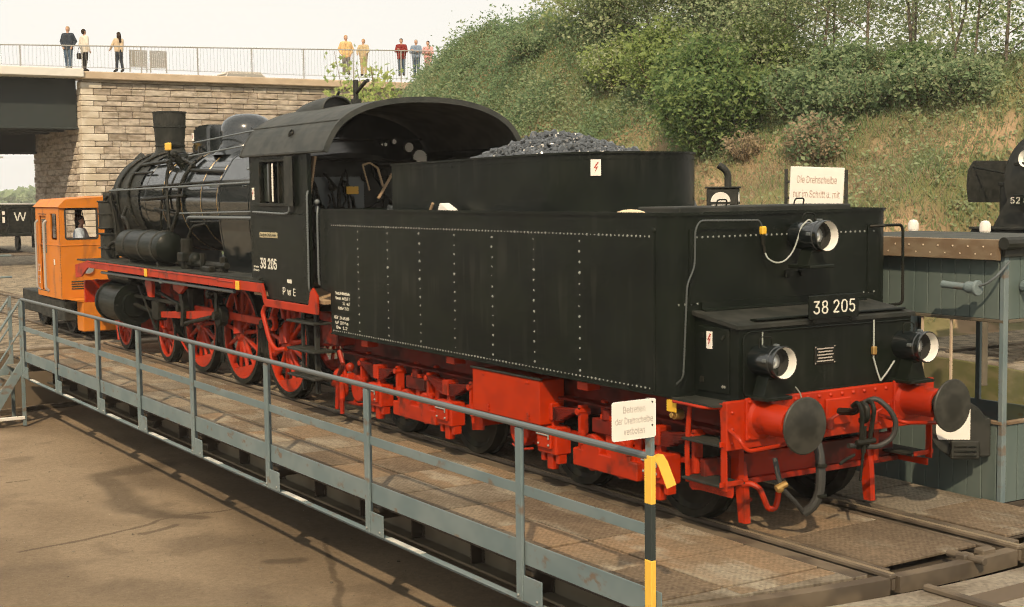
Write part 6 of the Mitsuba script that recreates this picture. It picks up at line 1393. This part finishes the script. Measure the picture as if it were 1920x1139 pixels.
# a few pale stones on the bare foot of the bank
for n_, (x, y, s) in enumerate([(-15.0, 11.6, .26), (-14.2, 12.2, .12), (-19.0, 11.2, .14), (-21.5, 12.6, .10), (-16.9, 12.9, .09)]):
    m = cbox((x, y, float(hill_h(x, y)) + s * .25), (s * 1.8, s, s * .8), .03, VR.uniform(0, 2))
    add('pale_stone', m, 'm_coping', label=['large pale block lying on the bank right of the notice board', 'small pale stone just above the large pale block', 'pale stone on the bare earth below the big bush', 'pale stone on the bank right of the coal heap', 'pale stone in the grass behind the notice board'][n_], cat='stone', group='stones on the bank')
for i_, (x, y) in enumerate(((-7.30, 8.6), (-5.90, 8.6))):
    k = thing('marker_post', ['white capped post left above the cabin roof', 'white capped post right above the cabin roof'][i_], 'post', 'white marker posts behind the cabin')
    add('shaft', cyl((x, y, -.1), (x, y, 2.02), .07, n=14), 'm_girder', k)
    add('head', cyl((x, y, 2.02), (x, y, 2.30), .075, n=14), 'm_white', k)
    add('cap', lathe((x, y, 2.27), (0, 0, 1), [(.085, 0), (.085, .10), (.06, .15), (0, .165)], 14), 'm_white', k)
    add('band', cyl((x, y, 2.215), (x, y, 2.255), .079, n=14), 'm_black_matt', k)


def limb(p, d, L, r, depth, out, tips, R, spread=.55, upb=.15):
    p, d = np.asarray(p, float), np.asarray(d, float) / np.linalg.norm(d)
    k = 5; pts = [p]
    for _ in range(k):
        d = d + R.normal(size=3) * .10 + np.array([0, 0, upb * .2]); d /= np.linalg.norm(d)
        pts.append(pts[-1] + d * L / k)
    out.append(tube(np.array(pts), np.linspace(r, r * .55, k + 1), 6 if depth else 5, False))
    if depth == 0:
        tips.append((np.array(pts), L)); return
    for q in range(3 if depth > 1 else 4):
        t = R.uniform(.35, 1.0); b = np.array(pts)[int(round(t * k))]
        dd = d + R.normal(size=3) * spread + np.array([0, 0, upb]); limb(b, dd, L * R.uniform(.55, .75), r * .5, depth - 1, out, tips, R, spread, upb)


def tree(x, y, h, label, leaf, n_leaf, size, seed, crown0=.25, name='tree', spread=.6, rad=.12, cat='tree', group='trees on the top of the bank', stems=1, lat=.34, sig=.42):
    R = np.random.default_rng(seed)
    z = float(hill_h(x, y)) - .1
    k = thing(name, label, cat, group)
    out, tips = [], []
    for s_ in range(stems):
        top = np.array([x + R.normal() * .35, y + R.normal() * .35, z + h])
        base = np.array([x + (R.normal() * .15 if stems > 1 else 0), y + (R.normal() * .15 if stems > 1 else 0), z])
        tt_ = np.linspace(0, 1, 9)[:, None]
        tr = base + (top - base) * tt_ + R.normal(size=(9, 3)) * .06 * h / 6 * np.sin(tt_ * math.pi)
        out.append(tube(tr, np.linspace(rad, rad * .2, 9), 8, False))
        for q in range(int(13 / stems) + 2):
            t = R.uniform(crown0, .98); b = base + (top - base) * t
            a = R.uniform(0, 2 * math.pi)
            limb(b, (math.cos(a), math.sin(a), R.uniform(.1, .8)), h * lat * (1.12 - .75 * t) * R.uniform(.7, 1.1), rad * .35 * (1.1 - t * .7), 1, out, tips, R, spread)
    add('trunk', M(*out), 'm_bark', k, smooth=True)
    P = []
    tot = sum(L for _, L in tips)
    for pts, L in tips:
        m = max(2, int(n_leaf * L / tot))
        c = pts[R.integers(1, len(pts), m)]
        P.append(c + R.normal(size=(m, 3)) * sig * [1, 1, .8])
    P = np.vstack(P)
    lm = leaf if isinstance(leaf, tuple) else (leaf,)
    cut = R.random(len(P)) < .55
    add('crown', leaves(P[cut], size, .3, .65, R), lm[0], k, smooth=False)
    add('crown', leaves(P[~cut], size * .95, .3, .65, R), lm[-1], k, smooth=False)
    return k


def along(p, t):
    p = np.asarray(p); s = np.r_[0, np.cumsum(np.linalg.norm(np.diff(p, axis=0), axis=1))]; s /= s[-1]
    return np.stack([np.interp(t, s, p[:, i]) for i in range(3)], 1)


def bush(x, y, r, h, label, leaf, n, size, seed, name='bush', group='bushes on the bank', twigs=22, low=.05):
    R = np.random.default_rng(seed); z = float(hill_h(x, y)) - .1
    k = thing(name, label, 'bush', group)
    out, P = [], []
    for q in range(twigs):
        a = R.uniform(0, 2 * math.pi); e = R.uniform(0, .85) ** .7
        tip = np.array([x + math.cos(a) * r * e * 1.05, y + math.sin(a) * r * e * 1.05, z + h * (R.uniform(.55, .88) * math.sqrt(max(.05, 1 - .75 * e * e)))])
        b = np.array([x + math.cos(a) * r * .25 * e, y + math.sin(a) * r * .25 * e, z])
        mid = (b + tip) / 2 + np.array([math.cos(a), math.sin(a), .2]) * r * .15
        pts = bend([b, mid, tip], 1.0, 4)
        out.append(tube(pts, np.linspace(.028, .006, len(pts)), 5, False))
        m = n // twigs
        t = R.uniform(low, 1, m) ** .7
        c = along(pts, t)
        P.append(c + R.normal(size=(m, 3)) * np.array([.20, .20, .15]) * r * .55)
    P = np.vstack(P); P = P[P[:, 2] > hill_h(P[:, 0], P[:, 1]) + .02]
    add('stem', M(*out), 'm_twig', k, smooth=True)
    lm = leaf if isinstance(leaf, tuple) else (leaf,)
    cut = R.random(len(P)) < .6
    add('foliage', leaves(P[cut], size, .4, .6, R), lm[0], k, smooth=False)
    add('foliage', leaves(P[~cut], size, .4, .6, R), lm[-1], k, smooth=False)
    return k


bush(-19.9, 15.2, 1.75, 3.5, 'big rounded dark green bush standing out on the bank above the notice board', ('m_leaf_bush', 'm_leaf_bush2'), 15000, .135, 1, twigs=46)
for n_, (x, y, r, h, lab, lf, n, sz, tw) in enumerate([
    (-16.0, 15.2, 1.1, 1.5, 'brownish thin bush right of the big dark bush', ('m_scrub_dry', 'm_scrub'), 3200, .10, 26),
    (-17.8, 16.3, 1.3, 1.7, 'grey green bush up the bank behind the big dark bush', ('m_scrub', 'm_leaf_tree'), 5200, .11, 26),
    (-20.3, 17.3, 1.5, 2.6, 'tall yellow green bush at the top of the bank behind the big dark bush', ('m_leaf_bush2', 'm_leaf_tree2'), 7500, .12, 30),
    (-15.7, 16.4, 1.2, 1.3, 'low olive bush in the middle of the right bank', ('m_scrub', 'm_scrub2'), 4200, .10, 24),
    (-14.2, 16.7, 1.2, 1.3, 'low bush on the bank above the cabin roof', ('m_scrub', 'm_scrub2'), 4200, .10, 24),
    (-12.8, 16.6, 1.0, 1.2, 'low bush on the bank above the smoke deflector', ('m_scrub2', 'm_scrub'), 3400, .10, 22),
    (-17.0, 17.0, 1.2, 1.9, 'bush at the foot of the thin trees above the notice board', ('m_leaf_tree', 'm_scrub'), 4200, .11, 24),
    (-15.0, 17.4, 1.0, 1.3, 'dark bush on the crest left of the two thin trunks', ('m_leaf_bush', 'm_leaf_tree'), 3200, .11, 22),
    (-26.2, 17.0, 1.3, 2.0, 'pale leaved bush on the bank below the tall bright tree', ('m_leaf_maple2', 'm_leaf_tree2'), 4200, .13, 26),
    (-23.9, 16.9, 1.5, 2.8, 'fresh green bush between the bright tree and the big dark bush', ('m_leaf_bush2', 'm_leaf_maple2'), 7500, .13, 30),
    (-22.2, 16.6, 1.3, 2.4, 'green bush joining the left side of the big dark bush', ('m_leaf_bush2', 'm_leaf_bush'), 6500, .13, 28),
    (-30.9, 16.9, 1.2, 1.0, 'low scrubby bush on the left crest of the bank', ('m_scrub', 'm_scrub2'), 3200, .11, 22),
    (-18.4, 15.1, .8, .9, 'small leafless brown bush at the right foot of the big dark bush', ('m_scrub_dry', 'm_scrub_dry'), 700, .09, 40)]):
    bush(x, y, r, h, lab, lf, n, sz, 40 + n_, twigs=tw)
for n_, (x, y, h, lab, lf, n, sz, c0, rad, lat) in enumerate([
    (-28.3, 17.9, 4.6, 'bright leafy tree at the left end of the tree row', ('m_leaf_tree2', 'm_leaf_maple2'), 3000, .15, .12, .09, .36),
    (-26.4, 18.3, 5.6, 'tall bright tree second from the left in the tree row', ('m_leaf_tree2', 'm_leaf_tree'), 5200, .14, .08, .10, .36),
    (-24.1, 18.2, 5.6, 'bushy tree behind the fresh green bush', ('m_leaf_tree', 'm_leaf_tree2'), 6200, .14, .06, .10, .38),
    (-22.0, 18.2, 5.6, 'bushy yellow green tree behind the big dark bush', ('m_leaf_tree2', 'm_leaf_tree'), 6400, .13, .05, .10, .38),
    (-20.2, 18.0, 5.8, 'thin tree right of the big dark bush', ('m_leaf_tree', 'm_leaf_tree2'), 3600, .12, .10, .08, .34),
    (-18.5, 17.8, 6.2, 'tall thin tree above the notice board', ('m_leaf_tree', 'm_leaf_tree2'), 3000, .12, .14, .08, .32),
    (-17.1, 17.9, 6.0, 'open crowned tree right of the notice board', ('m_leaf_tree2', 'm_leaf_tree'), 2600, .12, .16, .08, .32),
    (-15.6, 17.9, 6.3, 'leafy tree left of the two thin trunks', ('m_leaf_tree', 'm_leaf_tree2'), 2600, .12, .18, .08, .30),
    (-14.3, 17.8, 6.5, 'left one of two thin straight trunks on the right crest', ('m_leaf_tree2', 'm_leaf_tree'), 1500, .11, .30, .07, .26),
    (-13.6, 17.7, 6.5, 'right one of two thin straight trunks on the right crest', ('m_leaf_tree', 'm_leaf_tree2'), 1500, .11, .30, .06, .26),
    (-12.7, 17.7, 6.0, 'dark leafy tree above the second locomotive', ('m_leaf_tree', 'm_leaf_bush'), 3000, .12, .12, .08, .32),
    (-12.2, 18.1, 6.2, 'tree cut by the right edge of the picture', ('m_leaf_tree', 'm_leaf_bush'), 2600, .12, .16, .08, .32),
    (-16.4, 18.9, 6.6, 'slim grey trunk set back between two leafy trees', ('m_leaf_tree2', 'm_leaf_tree'), 1400, .11, .30, .06, .26),
    (-19.3, 18.8, 6.4, 'slim set back tree behind the tall thin tree', ('m_leaf_tree2', 'm_leaf_tree'), 1600, .11, .22, .07, .28)]):
    tree(x, y, h, lab, lf, int(n * (3.8 if x < -20.5 else 2.6 if x < -18 else 1.6)), sz * .74, 100 + n_, c0 * .6, rad=rad * .55, lat=lat)
for n_, (x, y) in enumerate([(-30.5, 24.5), (-27.5, 25.5), (-24.8, 24.0), (-22.2, 25.5), (-19.8, 24.5), (-17.4, 25.8), (-15.2, 24.6), (-13.6, 26.0)]):
    tree(x, y, 8.2, ['first', 'second', 'third', 'fourth', 'fifth', 'sixth', 'seventh', 'last'][n_] + ' tree from the left in the hazy back row beyond the bank', ('m_leaf_tree2', 'm_leaf_tree'), 9000 if x < -21 else 1800, .12, 300 + n_, .05, rad=.05, lat=.34, group='back row of trees beyond the bank')
# slender maple shoots with large pale leaves by the stone wall
def maple(x, y, z0, h, label, seed, n=260):
    R = np.random.default_rng(seed)
    k = thing('maple_sapling', label, 'tree', 'maple saplings by the stone wall')
    out, P = [], []
    for s_ in range(7):
        a = R.uniform(0, 6.28); e = R.uniform(.2, 1.3); hh = h * R.uniform(.6, 1.0)
        pts = bend([(x, y, z0), (x + .4 * e * math.cos(a), y + .4 * e * math.sin(a), z0 + hh * .5), (x + e * math.cos(a), y + e * math.sin(a), z0 + hh)], .8, 4)
        out.append(tube(pts, np.linspace(.04, .01, len(pts)), 6, False))
        for q in range(n // 7):
            t = R.uniform(.35, 1.0); c = along(pts, np.array([t]))[0]
            P.append(c + R.normal(size=3) * [.30, .30, .20])
    P = np.array(P)
    add('stem', M(*out), 'm_twig', k, smooth=True)
    # five pointed leaves
    ang = np.arange(10) * math.pi / 5; rad = np.where(np.arange(10) % 2 == 0, .5, .24) * np.array([1.1, 1, .95, 1, .7, .5, .7, 1, .95, 1])
    star = np.stack([np.cos(ang) * rad, np.sin(ang) * rad, 0 * ang], 1)
    for nm, sel, mt in (('foliage', R.random(len(P)) < .5, 'm_leaf_maple'), ('foliage', None, 'm_leaf_maple2')):
        if sel is None: sel = ~last
        last = sel
        vs, fs = [], []
        for p in P[sel]:
            nrm = R.normal(size=3) + [.6, -.5, .9]; d, a1, b1 = frame_of(nrm); s = R.uniform(.15, .30)
            w = star * s; o = len(vs) * 11
            vs.append(np.vstack([p + (w[:, :1] * a1 + w[:, 1:2] * b1) + d * (-.10 * s), p]))
            fs += [(o + i, o + (i + 1) % 10, o + 10) for i in range(10)]
        add(nm, (np.vstack(vs), np.array(fs)), mt, k, smooth=False)
maple(-35.9, 13.0, 1.6, 6.6, 'maple sapling with large bright leaves against the wall, left one', 5, 900)
maple(-32.7, 12.4, 1.6, 5.6, 'maple sapling with large pale leaves on the bank edge, right one', 6, 800)
# far wood beyond the yard
R_ = np.random.default_rng(4)
P = np.stack([R_.uniform(-520, -480, 9000), R_.uniform(-160, 260, 9000), R_.random(9000) ** .7 * 10], 1)
P[:, 2] *= .5 + meshkit.noise(np.stack([P[:, 1] * .05, P[:, 1] * 0, P[:, 1] * 0], 1), 3)
P[:, 2] *= .4
add('far_wood', leaves(P, 3.0, .2, .8), 'm_leaf_tree', smooth=False, label='low far wood on the horizon beyond the yard', cat='trees', kind='stuff')

# ================================================================ HAZE: the air of the yard
scene['yard_air'] = dict(type='homogeneous', albedo=dict(type='rgb', value=[0.95, 0.95, 0.95]), sigma_t=HAZE)
scene['haze'] = dict(type='cube', to_world=T().translate([-9.7, 0, 7.0]).scale([640, 640, 9.5]), bsdf=dict(type='null'), interior=dict(type='ref', id='yard_air'))
labels['haze'] = dict(label='thin pale haze hanging over the whole yard', category='haze', kind='stuff')
scene['camera']['medium'] = dict(type='ref', id='yard_air')
